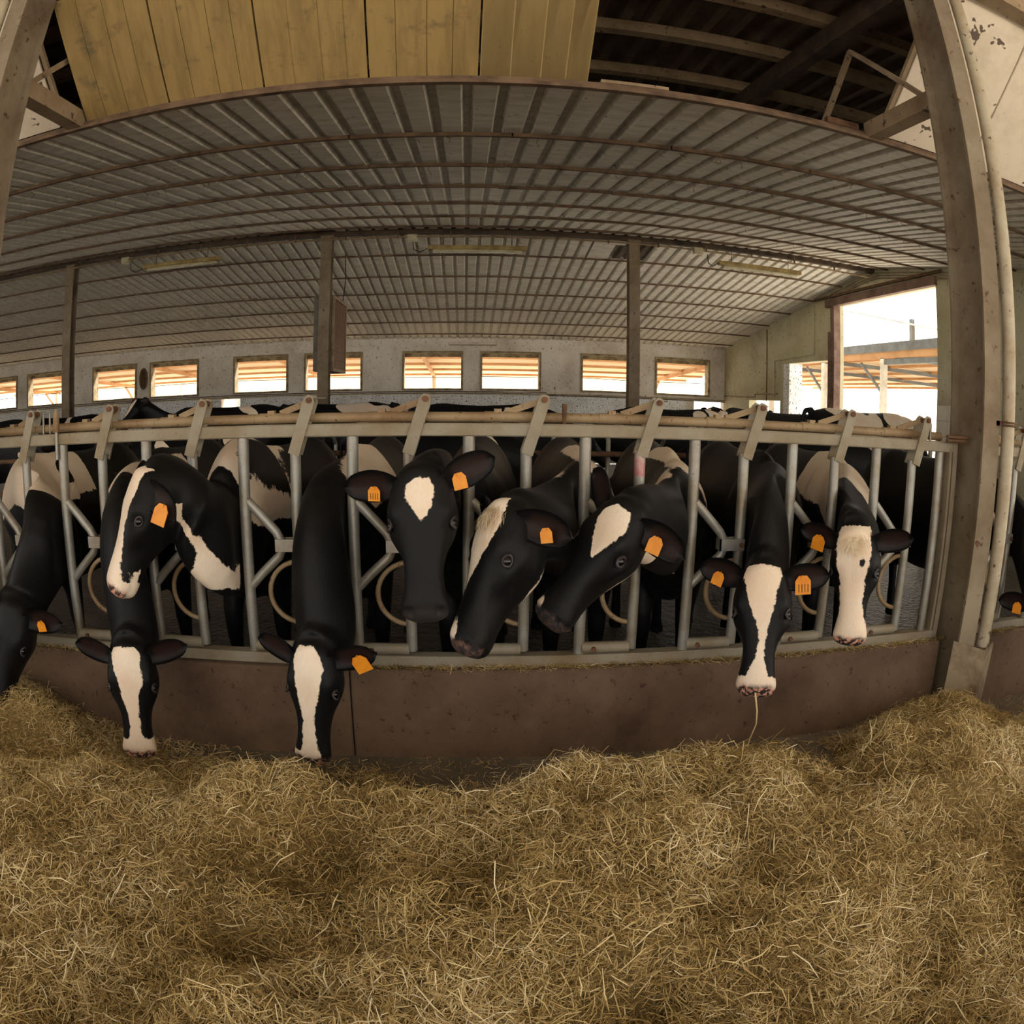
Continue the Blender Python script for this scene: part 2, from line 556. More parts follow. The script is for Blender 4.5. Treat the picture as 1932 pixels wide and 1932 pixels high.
lining = thing('trim_1', 'sloping lining of yellow plywood and white peeling boards under the eaves', kind='structure')
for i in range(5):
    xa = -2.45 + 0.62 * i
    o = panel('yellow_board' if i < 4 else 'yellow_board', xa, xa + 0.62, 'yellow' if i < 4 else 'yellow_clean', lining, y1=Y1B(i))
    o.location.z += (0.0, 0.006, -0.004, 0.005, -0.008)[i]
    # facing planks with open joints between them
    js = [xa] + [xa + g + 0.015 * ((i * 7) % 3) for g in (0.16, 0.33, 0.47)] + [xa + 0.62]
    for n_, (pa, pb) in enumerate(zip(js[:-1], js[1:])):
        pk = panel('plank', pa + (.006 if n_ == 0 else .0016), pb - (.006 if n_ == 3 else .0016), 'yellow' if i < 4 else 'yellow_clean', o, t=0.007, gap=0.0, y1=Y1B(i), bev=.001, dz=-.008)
xs = [2.62, 3.42, 4.22, 5.02, 5.82, 6.60, 7.31]
for a, b in list(zip(xs[:-1], xs[1:])) + [(7.72, 8.5), (8.5, 9.3)]:
    panel('white_board', a, b, 'peeling', lining)
xs = [-7.36, -6.6, -5.8, -5.0, -4.2, -3.4, -2.66]
for a, b in list(zip(xs[:-1], xs[1:])) + [(-9.1, -8.35), (-8.35, -7.56)]:
    panel('white_board', a, b, 'peeling', lining)
# edge batten of the white boards at the dark gaps
MB().bar((-2.63, 3.57, 3.45), (-2.63, 2.6, 4.2), 0.03, 0.03).build('edge_batten', 'purlin', lining)
MB().bar((2.60, 3.57, 3.45), (2.60, 2.6, 4.2), 0.03, 0.03).build('edge_batten', 'purlin', lining)
# broken brick and board scraps left on the edge trim
tag(MB().bar((2.18, 3.575, 3.439), (2.42, 3.575, 3.438), 0.045, 0.045).build('brick_scrap', 'rust_iron'), 'broken red brick piece on the ceiling edge by the column', 'brick')
tag(MB().bar((0.72, 3.575, 3.428), (1.12, 3.575, 3.427), 0.04, 0.022).build('board_scrap', 'purlin'), 'loose board scrap lying on the ceiling edge beside the yellow boards', 'board')

# roof over the feed alley, behind the camera
alley = thing('roof_alley', 'plain sheet roof over the feed alley', kind='structure')
MB().hexa([(-13, 2.5, 4.36), (13, 2.5, 4.36), (13, -5.0, 5.0), (-13, -5.0, 5.0), (-13, 2.5, 4.40), (13, 2.5, 4.40), (13, -5.0, 5.04), (-13, -5.0, 5.04)]).build('roof_sheet', 'ceiling', alley)

# ------------------------------------------------------------------ walls
def wall_with_holes(name, mat, a0, a1, z0, z1fun, holes, t, along, parent=None):
    """Wall panel along x ('x', at y) or along y ('y', at x); holes = (a0,a1,z0,z1)."""
    cuts = sorted({a0, a1, *[h[0] for h in holes], *[h[1] for h in holes]})
    zc = sorted({z0, *[h[2] for h in holes], *[h[3] for h in holes]})
    mb = MB()
    for p, q in zip(cuts[:-1], cuts[1:]):
        levels = [z for z in zc if z < min(z1fun(p), z1fun(q)) - 0.02] + [None]
        for lo, hi in zip(levels[:-1], levels[1:]):
            mid = (p + q) / 2
            zz = ((lo + hi) / 2) if hi is not None else lo + 0.05
            if any(h[0] - 1e-6 < mid < h[1] + 1e-6 and h[2] - 1e-6 < zz < h[3] for h in holes):
                continue
            hp, hq = (hi, hi) if hi is not None else (z1fun(p), z1fun(q))
            if along == 'x':
                y0, y1 = t
                mb.hexa([(p, y0, lo), (q, y0, lo), (q, y1, lo), (p, y1, lo), (p, y0, hp), (q, y0, hq), (q, y1, hq), (p, y1, hp)])
            else:
                x0, x1 = t
                mb.hexa([(x0, p, lo), (x1, p, lo), (x1, q, lo), (x0, q, lo), (x0, p, hp), (x1, p, hp), (x1, q, hq), (x0, q, hq)])
    return mb.build(name, mat, parent)


wins = []
for k in range(-3, 2):
    base = -1.70 + 4.92 * k
    wins += [(base, base + 1.56), (base + 2.14, base + 3.70)]
wins = [w for w in wins if w[0] > X_LEFT + .3 and w[1] < X_RIGHT - .3]
WZ0, WZ1 = 1.92, 2.90
holes = [(a - .02, b + .02, WZ0 - .02, WZ1 + .02) for a, b in wins] + [(6.5, 7.44, 0.02, 1.74)]
holes.append((-7.05, -6.45, 1.30, 1.74))
wb = tag(wall_with_holes('wall_back', 'wall', X_LEFT, X_RIGHT, -0.1, lambda x: 3.40, holes, (18.85, 19.1), 'x'),
         'long limewashed back wall with a row of small windows', kind='structure')
wall_with_holes('wall_base', 'wall_low', X_LEFT, X_RIGHT - 1.2, -0.1, lambda x: 1.74, [(-7.05, -6.45, 1.30, 1.74)], (18.82, 18.86), 'x', wb)
box('wall_ledge', (X_LEFT, 18.79, 1.77), (X_RIGHT, 18.86, 1.80), 'frame', wb)
tube('wall_pipe', [(X_LEFT, 18.80, 1.83), (2.2, 18.80, 1.83), (2.25, 18.80, 1.75), (X_RIGHT, 18.80, 1.74)], 0.012, 'rust_iron', wb, 6)
for i, (a, b) in enumerate(wins):
    w = thing('window_%d' % (i + 1), 'low barn window in the back wall', loc=((a + b) / 2, 18.85, WZ0), kind='structure')
    fr = MB()
    d0, d1, f = 18.81, 19.12, 0.055
    fr.box((a - f, d0, WZ0 - f), (b + f, d1, WZ0))
    fr.box((a - f, d0, WZ1), (b + f, d1, WZ1 + f))
    fr.box((a - f, d0, WZ0), (a, d1, WZ1))
    fr.box((b, d0, WZ0), (b + f, d1, WZ1))
    fr.build('window_frame', 'frame', w)
    tube('window_wire', [(a, 19.1, WZ0 + .32 + .02 * (i % 3)), (b, 19.1, WZ0 + .32 + .02 * (i % 2))], 0.009, 'cable', w, 6)
    if i in (1, 0, 3):
        tube('window_wire', [(a + .9, 19.1, WZ0), (a + .9, 19.1, WZ0 + .33)], 0.007, 'cable', w, 6)
    box('lintel', (a, 19.0, WZ1 - .1), (b, 19.1, WZ1), 'frame', w)

# patched fixing marks and plaque on the back wall
pl = MB()
pl.tube([(-9.68 + .13 * math.cos(t) * 1, 18.83, 2.47 + .30 * math.sin(t)) for t in np.linspace(0, 2 * math.pi, 20, endpoint=False)], 0.03, 6, True)
o = tag(pl.build('wall_plaque', 'plaque', smooth=True), 'grimy oval plaque on the back wall between two windows', 'plaque')
oo = MB()
oo.add([(-9.68 + .12 * math.cos(t), 18.835, 2.47 + .28 * math.sin(t)) for t in np.linspace(0, 2 * math.pi, 20, endpoint=False)], [tuple(range(20))])
oo.build('plaque_face', 'rust_iron', o)
for x, z, pl_lab in ((-2.35, 2.75, 'square patch plate on the back wall beside the brown box'), (2.65, 2.72, 'square patch plate high on the back wall behind the post under the torn ceiling'),
                     (-7.2, 2.7, 'square patch plate on the back wall near the oval plaque'), (2.65, 1.98, 'square patch plate low on the back wall at ledge height')):
    mb = MB()
    mb.box((x - .16, 18.835, z - .12), (x + .16, 18.85, z + .12))
    for sx in (-.16, .16):
        for sz in (-.12, .12):
            mb.box((x + sx - .03, 18.82, z + sz - .03), (x + sx + .03, 18.85, z + sz + .03))
    tag(mb.build('wall_bracket_plate', 'wall', bevel=0), pl_lab, 'plate', 'patch plates on the back wall')
# dead lamp on the back wall
lw = thing('wall_lamp', 'long dusty tube lamp high on the back wall', 'lamp', (0.17, 18.8, 3.16))
MB().box((-.5, 18.72, 3.13), (.84, 18.85, 3.19)).build('housing', 'wall', lw, bevel=0.01)
tube('tube', [(-.46, 18.74, 3.11), (.8, 18.74, 3.11)], 0.02, 'lamp_tube', lw, 8)

rwz = lambda y: zceil(y) + 0.12
rh = [(8.95, 12.44, 0.0, 3.84), (12.74, 14.92, 0.0, 2.70), (15.08, 17.0, 0.0, 1.82)]
cuts_extra = [3.0, Y_RIDGE]


def right_wall():
    holes = list(rh)
    mb_name = 'wall_right'
    # split the main opening at the ridge so the wall top follows both slopes
    holes2 = [(8.95, 10.9, 0.0, 3.84), (10.9, 12.44, 0.0, 3.84)] + holes[1:]
    return wall_with_holes(mb_name, 'wall_green', 2.9, 18.85, -0.1, rwz, holes2, (X_RIGHT, X_RIGHT + 0.22), 'y')


wr = tag(right_wall(), 'gable wall of greenish concrete panels with a tall bright opening', kind='structure')
box('door_post', (7.40, 12.40, 0), (7.56, 12.55, 3.86), 'post_red', wr)
box('door_post', (7.44, 12.62, 0), (7.50, 12.74, 3.3), 'post_red', wr)
box('lintel_beam', (7.38, 8.9, 3.82), (7.5, 12.75, 3.97), 'post_red', wr)
box('lintel_rail', (7.36, 8.7, 4.0), (7.40, 13.2, 4.05), 'rust_iron', wr)
box('jamb', (7.45, 14.60, 0), (7.80, 14.93, 2.70), 'wall_low', wr)
box('wall_seam', (7.435, 15.86, 1.8), (7.45, 15.89, 3.62), 'rust_iron', wr)
tube('conduit', [(7.43, 13.35, 3.95), (7.43, 13.35, 2.86), (7.43, 15.4, 2.80), (7.43, 15.4, 1.9)], 0.02, 'wall_green', wr, 8)
tube('conduit', [(7.43, 18.8, 1.92), (7.43, 16.6, 1.9), (7.43, 16.55, 1.98), (7.43, 15.2, 1.98)], 0.018, 'frame', wr, 8)
for z in (.07, .12, .17):
    tube('conduit', [(7.42, 7.5, zceil(7.5) - z), (7.42, 10.7, zceil(10.7) - z), (7.42, 11.2, zceil(11.2) - z), (7.42, 12.6, zceil(12.6) - z)], 0.014, 'frame', wr, 6)
til = MB()
for r in range(7):
    for c in range(3):
        til.box((7.43, 8.05 + c * .29, 0.1 + r * .25), (7.452, 8.33 + c * .29, 0.34 + r * .25))
til.build('tiles', 'tile', wr)
tag(wall_with_holes('wall_left', 'wall', 2.9, 18.85, -0.1, rwz, [(10.85, 10.9, -5, -4)], (X_LEFT - .2, X_LEFT), 'y'), 'plain limewashed end wall', kind='structure')

# ------------------------------------------------------------------ steel columns with rain pipes
def h_beam(mb, x, y0, y1, fw, t, z0, z1):
    mb.box((x - fw / 2, y0, z0), (x + fw / 2, y0 + t, z1))
    mb.box((x - fw / 2, y1 - t, z0), (x + fw / 2, y1, z1))
    mb.box((x - t / 2, y0 + t, z0), (x + t / 2, y1 - t, z1))


def column(x, side, label, with_guard):
    t = thing('steel_column', label, 'column', (x, 2.69, 0), 'steel columns on the feed fence line')
    mb = MB()
    h_beam(mb, x, 2.55, 2.83, 0.125, 0.014, 0, 4.2)
    mb.build('beam', 'column', t)
    MB().box((x - .063, 2.5, 4.12), (x + .063, 2.84, 4.16)).build('head_plate', 'column', t)
    px = x + side * 0.125
    p = tube('downpipe', [(px, 2.545, 0.42 if with_guard else 0.05), (px, 2.545, 4.2)], 0.038, 'downpipe', t, 18)
    for z in (1.56, 1.575):
        tube('pipe_clamp', [(px + .043 * math.cos(a), 2.545 + .043 * math.sin(a), z) for a in np.linspace(0, 2 * math.pi, 18, endpoint=False)], 0.006, 'rust_iron', p, 6, True)
    MB().box((px - .09, 2.55, 1.555), (px - .03, 2.57, 1.58)).build('clamp_stud', 'rust_bolt', p)
    if with_guard:
        mb = MB()
        mb.hexa([(x - .09, 2.565, 0), (x + .07, 2.455, 0), (x + .075, 2.463, 0), (x - .085, 2.573, 0), (x - .09, 2.565, .46), (x + .07, 2.455, .425), (x + .075, 2.463, .425), (x - .085, 2.573, .46)])
        mb.hexa([(x + .07, 2.455, 0), (x + .22, 2.545, 0), (x + .215, 2.553, 0), (x + .067, 2.463, 0), (x + .07, 2.455, .425), (x + .22, 2.545, .43), (x + .215, 2.553, .43), (x + .067, 2.463, .425)])
        mb.build('base_guard', 'guard', t)
    return t


column(2.52, 1, 'brown steel column with a downpipe and a bent guard plate at its foot', True)
column(-2.47, -1, 'rust-spotted grey steel column beside the yellow boards', False)
column(7.52, 1, 'steel column at the end of the feed fence beside the gable wall', False)

for i, (x, lab) in enumerate(((-12.27, 'steel ridge post at the far end of the stalls'), (-7.28, 'steel ridge post standing apart beside the grimy oval plaque'),
                              (-2.29, 'steel ridge post with the brown box hung against it'), (2.69, 'steel ridge post under the torn hole in the ceiling'))):
    t = thing('ridge_post', lab, 'post', (x, 10.9, 0), 'posts under the ridge')
    mb = MB()
    mb.box((x - .09, 10.79, 0), (x + .09, 10.805, 4.29))
    mb.box((x - .09, 10.965, 0), (x + .09, 10.98, 4.29))
    mb.box((x - .008, 10.805, 0), (x + .008, 10.965, 4.29))
    mb.box((x - .105, 10.78, 4.26), (x + .105, 10.99, 4.29))
    mb.build('beam', 'column', t)

# hanging brown filter box
t = thing('filter_box', 'large hanging box with a brown gridded face beside a ridge post', 'box', (-2.33, 11.4, 2.05))
MB().box((-2.5, 10.99, 2.06), (-2.19, 12.16, 3.31)).build('casing', 'box_grey', t, bevel=0.01)
fr = MB()
fr.box((-2.19, 10.99, 2.06), (-2.155, 12.16, 2.11))
fr.box((-2.19, 10.99, 3.26), (-2.155, 12.16, 3.31))
fr.box((-2.19, 10.99, 2.11), (-2.155, 11.04, 3.26))
fr.box((-2.19, 12.11, 2.11), (-2.155, 12.16, 3.26))
fr.build('face_frame', 'box_frame', t)
for iy in range(4):
    for iz in range(8):
        y0 = 11.045 + iy * .266
        z0 = 2.115 + iz * .1425
        box('face_tile', (-2.19, y0, z0), (-2.168, y0 + .262, z0 + .139), 'box_brown', t)
tube('hanging_wire', [(-2.2, 11.95, 3.3), (-2.16, 11.98, 3.75), (-2.18, 11.95, zceil(11.95))], 0.008, 'cable', t, 6)
tube('hanging_wire', [(-2.45, 11.95, 3.3), (-2.45, 11.95, zceil(11.95))], 0.008, 'cable', t, 6)

# tube lamps and conduit under the ridge
for i, (x0, x1, lab) in enumerate(((-5.71, -4.19, 'rust-yellow tube lamp below the ridge between the oval plaque and the brown box'), (-0.65, 0.95, 'rust-yellow tube lamp below the ridge between two posts'),
                                   (4.22, 5.83, 'pale dusty tube lamp below the ridge near the gable wall'))):
    t = thing('tube_lamp', lab, 'lamp', ((x0 + x1) / 2, 10.95, 4.05), 'tube lamps below the ridge')
    MB().box((x0, 10.88, 4.03), (x1, 11.0, 4.10)).build('housing', 'lamp_body', t, bevel=0.008)
    MB().box((x0 + .08, 10.895, 3.985), (x1 - .08, 10.985, 4.035)).build('diffuser', 'lamp_tube', t, bevel=0.015)
    for x in (x0 + .25, x1 - .25):
        tube('hanger', [(x, 10.94, 4.10), (x, 10.94, 4.34)], 0.006, 'cable', t, 6)
    tube('lead', [(x0, 10.94, 4.06), (x0 - .06, 10.92, 4.02), (x0 - .13, 10.88, 3.98), (x0 - .22, 10.85, 4.02), (x0 - .24, 10.84, 4.17)], 0.008, 'cable', t, 6)
t = thing('conduit_run', 'thin conduit pipe running under the ridge with junction boxes', 'conduit', (0, 10.84, 4.2))
tube('conduit', [(X_LEFT, 10.72, 4.13), (-7.2, 10.72, 4.20), (-2.3, 10.72, 4.2), (2.7, 10.72, 4.21), (7.2, 10.72, 4.16)], 0.016, 'purlin', t, 8)
for x in (-6.0, -0.89, 3.78):
    MB().box((x - .085, 10.70, 4.13), (x + .085, 10.80, 4.25)).build('junction_box', 'lamp_tube', t, bevel=0.015)
for x in np.arange(-7, 7, 0.84):
    box('conduit_clip', (x - .008, 10.70, 4.18), (x + .008, 10.74, 4.30), 'batten', t)

# ------------------------------------------------------------------ feed kerb
kerb = thing('feed_kerb', 'low brown concrete feed kerb under the metal feed fence', 'kerb', (0, 2.72, 0))
edges = [(-13.0, -10.5), (-10.5, -8.0), (-8.0, -5.5), (-5.5, -2.534), (-2.406, -0.50), (-0.50, 2.456), (2.584, 5.1), (5.1, 7.45)]
for a, b in edges:
    mb = MB()
    ztop = 0.415
    mb.hexa([(a + .003, 2.675, -.02), (b - .003, 2.675, -.02), (b - .003, 2.86, -.02), (a + .003, 2.86, -.02),
             (a + .003, 2.70, ztop), (b - .003, 2.70, ztop), (b - .003, 2.86, ztop), (a + .003, 2.86, ztop)])
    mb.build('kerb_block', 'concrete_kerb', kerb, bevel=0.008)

# ------------------------------------------------------------------ headlock feed fence
YF = 2.765
PITCH_X = 0.475


def fence(label, x_start, n, x_end, x_lo):
    t = thing('feed_fence', label, 'fence', ((x_start + x_end) / 2, YF, 0.42), 'headlock feed fences')
    box('top_rail', (x_lo, YF - .028, 1.395), (x_end, YF + .028, 1.448), 'galv_rail', t, bevel=0.005)
    tube('lock_pipe', [(x_lo, YF + .045, 1.472), (x_end - .06, YF + .045, 1.470)], 0.0215, 'rusty_pipe', t, 14)
    box('base_beam', (x_lo, YF - .035, 0.418), (x_end - .02, YF + .03, 0.468), 'galv_rail', t, bevel=0.004)
    for k in range(n + 1):
        xf = x_start + k * PITCH_X
        if xf > x_end - 0.1:
            break
        tube('upright', [(xf, YF, 0.46), (xf, YF, 1.40)], 0.0245, 'galv', t, 14)
        if k >= n:
            break
        xm = xf + 0.232
        # brace that bends out to the locking joint and back
        br = MB()
        pts = [Vector((xf + .012, YF, 1.13)), Vector((xf + .07, YF, 1.07)), Vector((xf + .135, YF, 1.0)), Vector((xf + .155, YF, 0.965)), Vector((xf + .16, YF, 0.93)),
               Vector((xf + .145, YF, 0.895)), Vector((xf + .07, YF, 0.825)), Vector((xf + .012, YF, 0.765))]
        br.tube(pts, 0.0205, 12)
        b = br.build('brace', 'galv', t, smooth=True)
        mb = MB()
        mb.box((xf + .13, YF - .03, 0.92), (xm + .015, YF - .022, 0.972))
        mb.box((xf + .13, YF + .022, 0.92), (xm + .015, YF + .03, 0.972))
        mb.box((xf + .13, YF - .03, 0.92), (xf + .136, YF + .03, 0.972))
        mb.build('joint_bracket', 'galv', b)
        tube('bolt', [(xm, YF - .04, .946), (xm, YF - .022, .946)], 0.011, 'rust_bolt', b, 8)
        # the swinging lock arm
        arm = tube('lock_arm', [(xm, YF, 0.485), (xm, YF, 1.345)], 0.0235, 'galv', t, 14)
        if abs(xm - 0.719 * 1.018) < 0.12 and x_lo < 0:
            tube('paint_mark', [(xm, YF, 1.24), (xm, YF, 1.346)], 0.0240, 'pink_tube', arm, 14)
        for sy in (-1, 1):
            yy = YF + sy * .034
            pm = MB()
            # flat plates leaning over the top rail
            w = .024
            d = Vector((.068, 0, .205)).normalized()
            s = Vector((d.z, 0, -d.x))
            a, c = Vector((xm, yy, 1.325)), Vector((xm + .068, yy, 1.545))
            vs = []
            for dy in (-.004, .004):
                vs += [a - s * w + Vector((0, dy, 0)), a + s * w + Vector((0, dy, 0)), c + s * w + Vector((0, dy, 0)), c + d * .02 + s * w * .5 + Vector((0, dy, 0)),
                       c + d * .02 - s * w * .5 + Vector((0, dy, 0)), c - s * w + Vector((0, dy, 0))]
            pm.add(vs, [(0, 1, 2, 3, 4, 5), (11, 10, 9, 8, 7, 6)] + [(i, i + 6, (i + 1) % 6 + 6, (i + 1) % 6) for i in range(6)])
            pm.build('lock_plate', 'galv_rail', arm)
        tube('pivot_bolt', [(xm + .068, YF - .046, 1.545), (xm + .068, YF + .046, 1.545)], 0.0125, 'rust_bolt', arm, 10)
        tube('pin', [(xm + .075, YF + .03, 1.553), (xm + .125, YF + .03, 1.553)], 0.003, 'galv', arm, 5)
        MB().bar((xm + .06, YF + .02, 1.54), (xm - .075, YF + .045, 1.492), 0.012, 0.026).build('link_bar', 'rusty_pipe', arm)
        MB().box((xm - .13, YF + .03, 1.48), (xm - .10, YF + .06, 1.506)).build('stop_block', 'rusty_pipe', arm)
        tube('pipe_sleeve', [(xm - .17, YF + .045, 1.472), (xm + .05, YF + .045, 1.472)], 0.024, 'rusty_pipe', arm, 14)
        # hoop at the lower half of the arm
        hp = [Vector((xm - .005 - .135 * math.sin(a) , YF + .01, 0.735 + .135 * math.cos(a))) for a in np.linspace(0.05, math.pi - .05, 15)]
        tube('hoop', hp, 0.0115, 'rusty_pipe', arm, 10)
        # pivot tube at the foot
        ft = tube('pivot_tube', [(xf + .01, YF - .005, 0.493), (xm - .012, YF - .005, 0.493)], 0.0255, 'galv_rail', t, 12)
        tube('bolt', [(xf + .06, YF - .04, .493), (xf + .06, YF - .02, .493)], 0.011, 'rust_bolt', ft, 8)
    return t


fence_main = fence('dusty galvanised headlock feed fence in front of the row of feeding cows', 0.014 - 5 * PITCH_X, 10, 2.43, -2.40)
tube('end_upright', [(2.335, YF, .44), (2.335, YF, 1.40)], 0.024, 'galv', fence_main, 14)
box('end_channel', (2.385, YF - .03, .41), (2.40, YF + .05, 1.42), 'column', fence_main)
box('end_channel', (2.41, YF - .03, .41), (2.44, YF - .02, 1.46), 'column', fence_main)
tube('rail_hook', [(2.27, YF + .01, 1.448), (2.27, YF + .01, 1.53), (2.255, YF + .02, 1.545), (2.24, YF + .03, 1.53)], 0.007, 'galv', fence_main, 8)
tube('rail_clamp', [(2.33, YF - .06, 1.475), (2.47, YF - .08, 1.478)], 0.009, 'rust_iron', fence_main, 8)
tube('rail_clamp', [(2.33, YF - .06, 1.455), (2.45, YF - .08, 1.458)], 0.009, 'rust_iron', fence_main, 8)
# greased adjusting rod at the left and small stub on the rail
rod = tube('lock_rod', [(-1.90, YF - .035, 1.33), (-1.90, YF - .035, 1.56)], 0.009, 'galv', fence_main, 8)
tube('rod_grip', [(-1.90, YF - .035, 1.455), (-1.90, YF - .035, 1.535), (-1.90, YF - .035, 1.56)], [0.017, 0.016, 0.008], 'rusty_pipe', rod, 10)
tube('rail_stub', [(0.40, YF, 1.44), (0.40, YF, 1.53)], [0.007, 0.011], 'rust_iron', fence_main, 8)
tube('rail_hook', [(-2.02, YF + .02, 1.44), (-2.02, YF + .02, 1.54), (-1.985, YF + .03, 1.545), (-1.985, YF + .03, 1.44)], 0.006, 'galv', fence_main, 8)
fence('galvanised headlock feed fence beyond the brown column with the downpipe', 2.718, 9, 7.4, 2.60)


# ------------------------------------------------------------------ cows
def interp(x, table, col):
    xs = [r[0] for r in table]
    return np.interp(x, xs, [r[col] for r in table])


def smooth_table(table, n):
    """Resample rows (t, a, b, ...) with Catmull-Rom smoothing."""
    t = np.array(table, float)
    s = np.linspace(t[0, 0], t[-1, 0], n)
    out = [s]
    for c in range(1, t.shape[1]):
        # monotone-ish cubic through np: finite-difference hermite
        x, y = t[:, 0], t[:, c]
        d = np.gradient(y, x)
        i = np.clip(np.searchsorted(x, s) - 1, 0, len(x) - 2)
        h = x[i + 1] - x[i]
        q = (s - x[i]) / h
        y_ = ((1 + 2 * q) * (1 - q) ** 2) * y[i] + (q * (1 - q) ** 2) * h * d[i] + (q * q * (3 - 2 * q)) * y[i + 1] + (q * q * (q - 1)) * h * d[i + 1]
        out.append(y_)
    return np.stack(out, 1)


# u, top, bottom, half width, lower width factor
HEAD = [(-0.045, -0.045, -0.105, 0.035, .9), (-0.02, -0.012, -0.15, 0.062, .9), (0.02, 0.010, -0.178, 0.083, .85), (0.08, 0.016, -0.205, 0.100, .74),
        (0.14, 0.014, -0.226, 0.110, .62), (0.19, 0.009, -0.232, 0.109, .58), (0.25, 0.0, -0.214, 0.091, .64), (0.31, -0.006, -0.184, 0.074, .72),
        (0.37, -0.008, -0.160, 0.064, .80), (0.43, -0.007, -0.146, 0.064, .84), (0.48, -0.010, -0.143, 0.071, .80), (0.515, -0.020, -0.138, 0.071, .74),
        (0.535, -0.036, -0.128, 0.060, .70), (0.548, -0.058, -0.108, 0.034, .7)]
HEAD = [(u, t * 1.05, b * 1.17, h * 1.2, l) for u, t, b, h, l in HEAD]
HEAD_S = smooth_table(HEAD, 34)
# y, top, bottom, half width, top narrowing
TRUNK = [(-0.36, 0.98, 0.80, 0.05, .3), (-0.30, 1.08, 0.70, 0.11, .3), (-0.18, 1.22, 0.60, 0.175, .45), (-0.04, 1.305, 0.56, 0.205, .62), (0.12, 1.325, 0.55, 0.222, .60),
         (0.35, 1.31, 0.53, 0.250, .45), (0.65, 1.30, 0.52, 0.265, .42), (0.90, 1.315, 0.57, 0.258, .40), (1.08, 1.325, 0.66, 0.245, .22), (1.22, 1.30, 0.76, 0.215, .25),
         (1.33, 1.26, 0.86, 0.155, .3), (1.39, 1.20, 0.95, 0.07, .3)]
TRUNK = [(y, t, b, h * .91, n) for y, t, b, h, n in TRUNK]
TRUNK_S = smooth_table(TRUNK, 26)


def loft_faces(m, n):
    fs = []
    for i in range(m - 1):
        for k in range(n):
            fs.append((i * n + k, i * n + (k + 1) % n, (i + 1) * n + (k + 1) % n, (i + 1) * n + k))
    fs.append(tuple(range(n - 1, -1, -1)))
    fs.append(tuple((m - 1) * n + k for k in range(n)))
    return fs


def head_local(n=40):
    vs = []
    a = np.linspace(0, 2 * math.pi, n, endpoint=False)
    for u, top, bot, hw, lw in HEAD_S:
        mid = top - (top - bot) * 0.40
        c, s = np.cos(a), np.sin(a)
        z = np.where(c >= 0, mid + (top - mid) * np.abs(c) ** 0.85, mid - (mid - bot) * np.abs(c) ** 0.9)
        w = hw * np.sign(s) * np.abs(s) ** 0.85
        w = w * np.where(c < 0, 1 - (1 - lw) * np.abs(c) ** 0.8, 1.0)
        vs.append(np.stack([np.full(n, u), z, w], 1))
    return np.concatenate(vs), loft_faces(len(HEAD_S), n)


HEAD_V, HEAD_F = head_local()


def trunk_local(n=36):
    vs = []
    a = np.linspace(0, 2 * math.pi, n, endpoint=False)
    for y, top, bot, hw, tn in TRUNK_S:
        mid = top - (top - bot) * 0.52
        c, s = np.cos(a), np.sin(a)
        z = np.where(c >= 0, mid + (top - mid) * np.abs(c) ** 0.9, mid - (mid - bot) * np.abs(c) ** 0.95)
        w = hw * s
        w = w * np.where(c > 0, 1 - tn * np.abs(c) ** 1.5, 1.0)
        vs.append(np.stack([w, np.full(n, y), z], 1))
    return np.concatenate(vs), loft_faces(len(TRUNK_S), n)


TRUNK_V, TRUNK_F = trunk_local()


def limb(mb, pts, n=14):
    """pts: (x,y,z,rx,ry) stacked rings, horizontal sections."""
    a = np.linspace(0, 2 * math.pi, n, endpoint=False)
    t = np.array(pts, float)
    s = np.linspace(0, len(t) - 1, len(t) * 3)
    rows = [np.interp(s, np.arange(len(t)), t[:, c]) for c in range(5)]
    vs = []
    for x, y, z, rx, ry in zip(*rows):
        vs += [(x + rx * math.cos(q), y + ry * math.sin(q), z) for q in a]
    mb.add(vs, loft_faces(len(s), n))


def legs_local(stride=0.0):
    mb = MB()
    for sx in (-1, 1):
        x = sx * 0.12
        d = 0.05 * sx * stride
        limb(mb, [(x, 0.02, .80, .08, .13), (x, 0.0, .64, .07, .095), (x, -.01 + d, .50, .052, .06), (x, -.015 + d, .40, .047, .05), (x, -.01 + d, .34, .040, .042), (x, 0.0 + d, .22, .029, .031),
                  (x, 0 + d, .13, .034, .036), (x, -.01 + d, .08, .034, .037), (x, -.025 + d, .04, .046, .056), (x, -.03 + d, .0, .052, .066)])
        x = sx * 0.14
        limb(mb, [(x * .95, 1.10, 1.05, .10, .17), (x * 1.05, 1.08, .86, .10, .17), (x, 1.08 - d, .72, .085, .13), (x, 1.17 - d, .58, .055, .075), (x, 1.235 - d, .47, .044, .055), (x, 1.22 - d, .38, .036, .042),
                  (x, 1.20 - d, .24, .030, .034), (x, 1.19 - d, .13, .036, .038), (x, 1.18 - d, .08, .034, .037), (x, 1.16 - d, .04, .046, .056), (x, 1.155 - d, .0, .052, .064)])
    # udder, tail
    limb(mb, [(0, .93, .70, .14, .17), (0, .94, .56, .125, .15), (0, .95, .49, .10, .12), (0, .95, .455, .05, .06)])
    mb.tube([(0, 1.30, 1.29), (0, 1.40, 1.28), (0, 1.445, 1.18), (0, 1.45, .95), (0, 1.45, .72), (0, 1.45, .60), (0, 1.45, .46)], [.035, .03, .024, .02, .018, .036, .014], 8)
    return mb


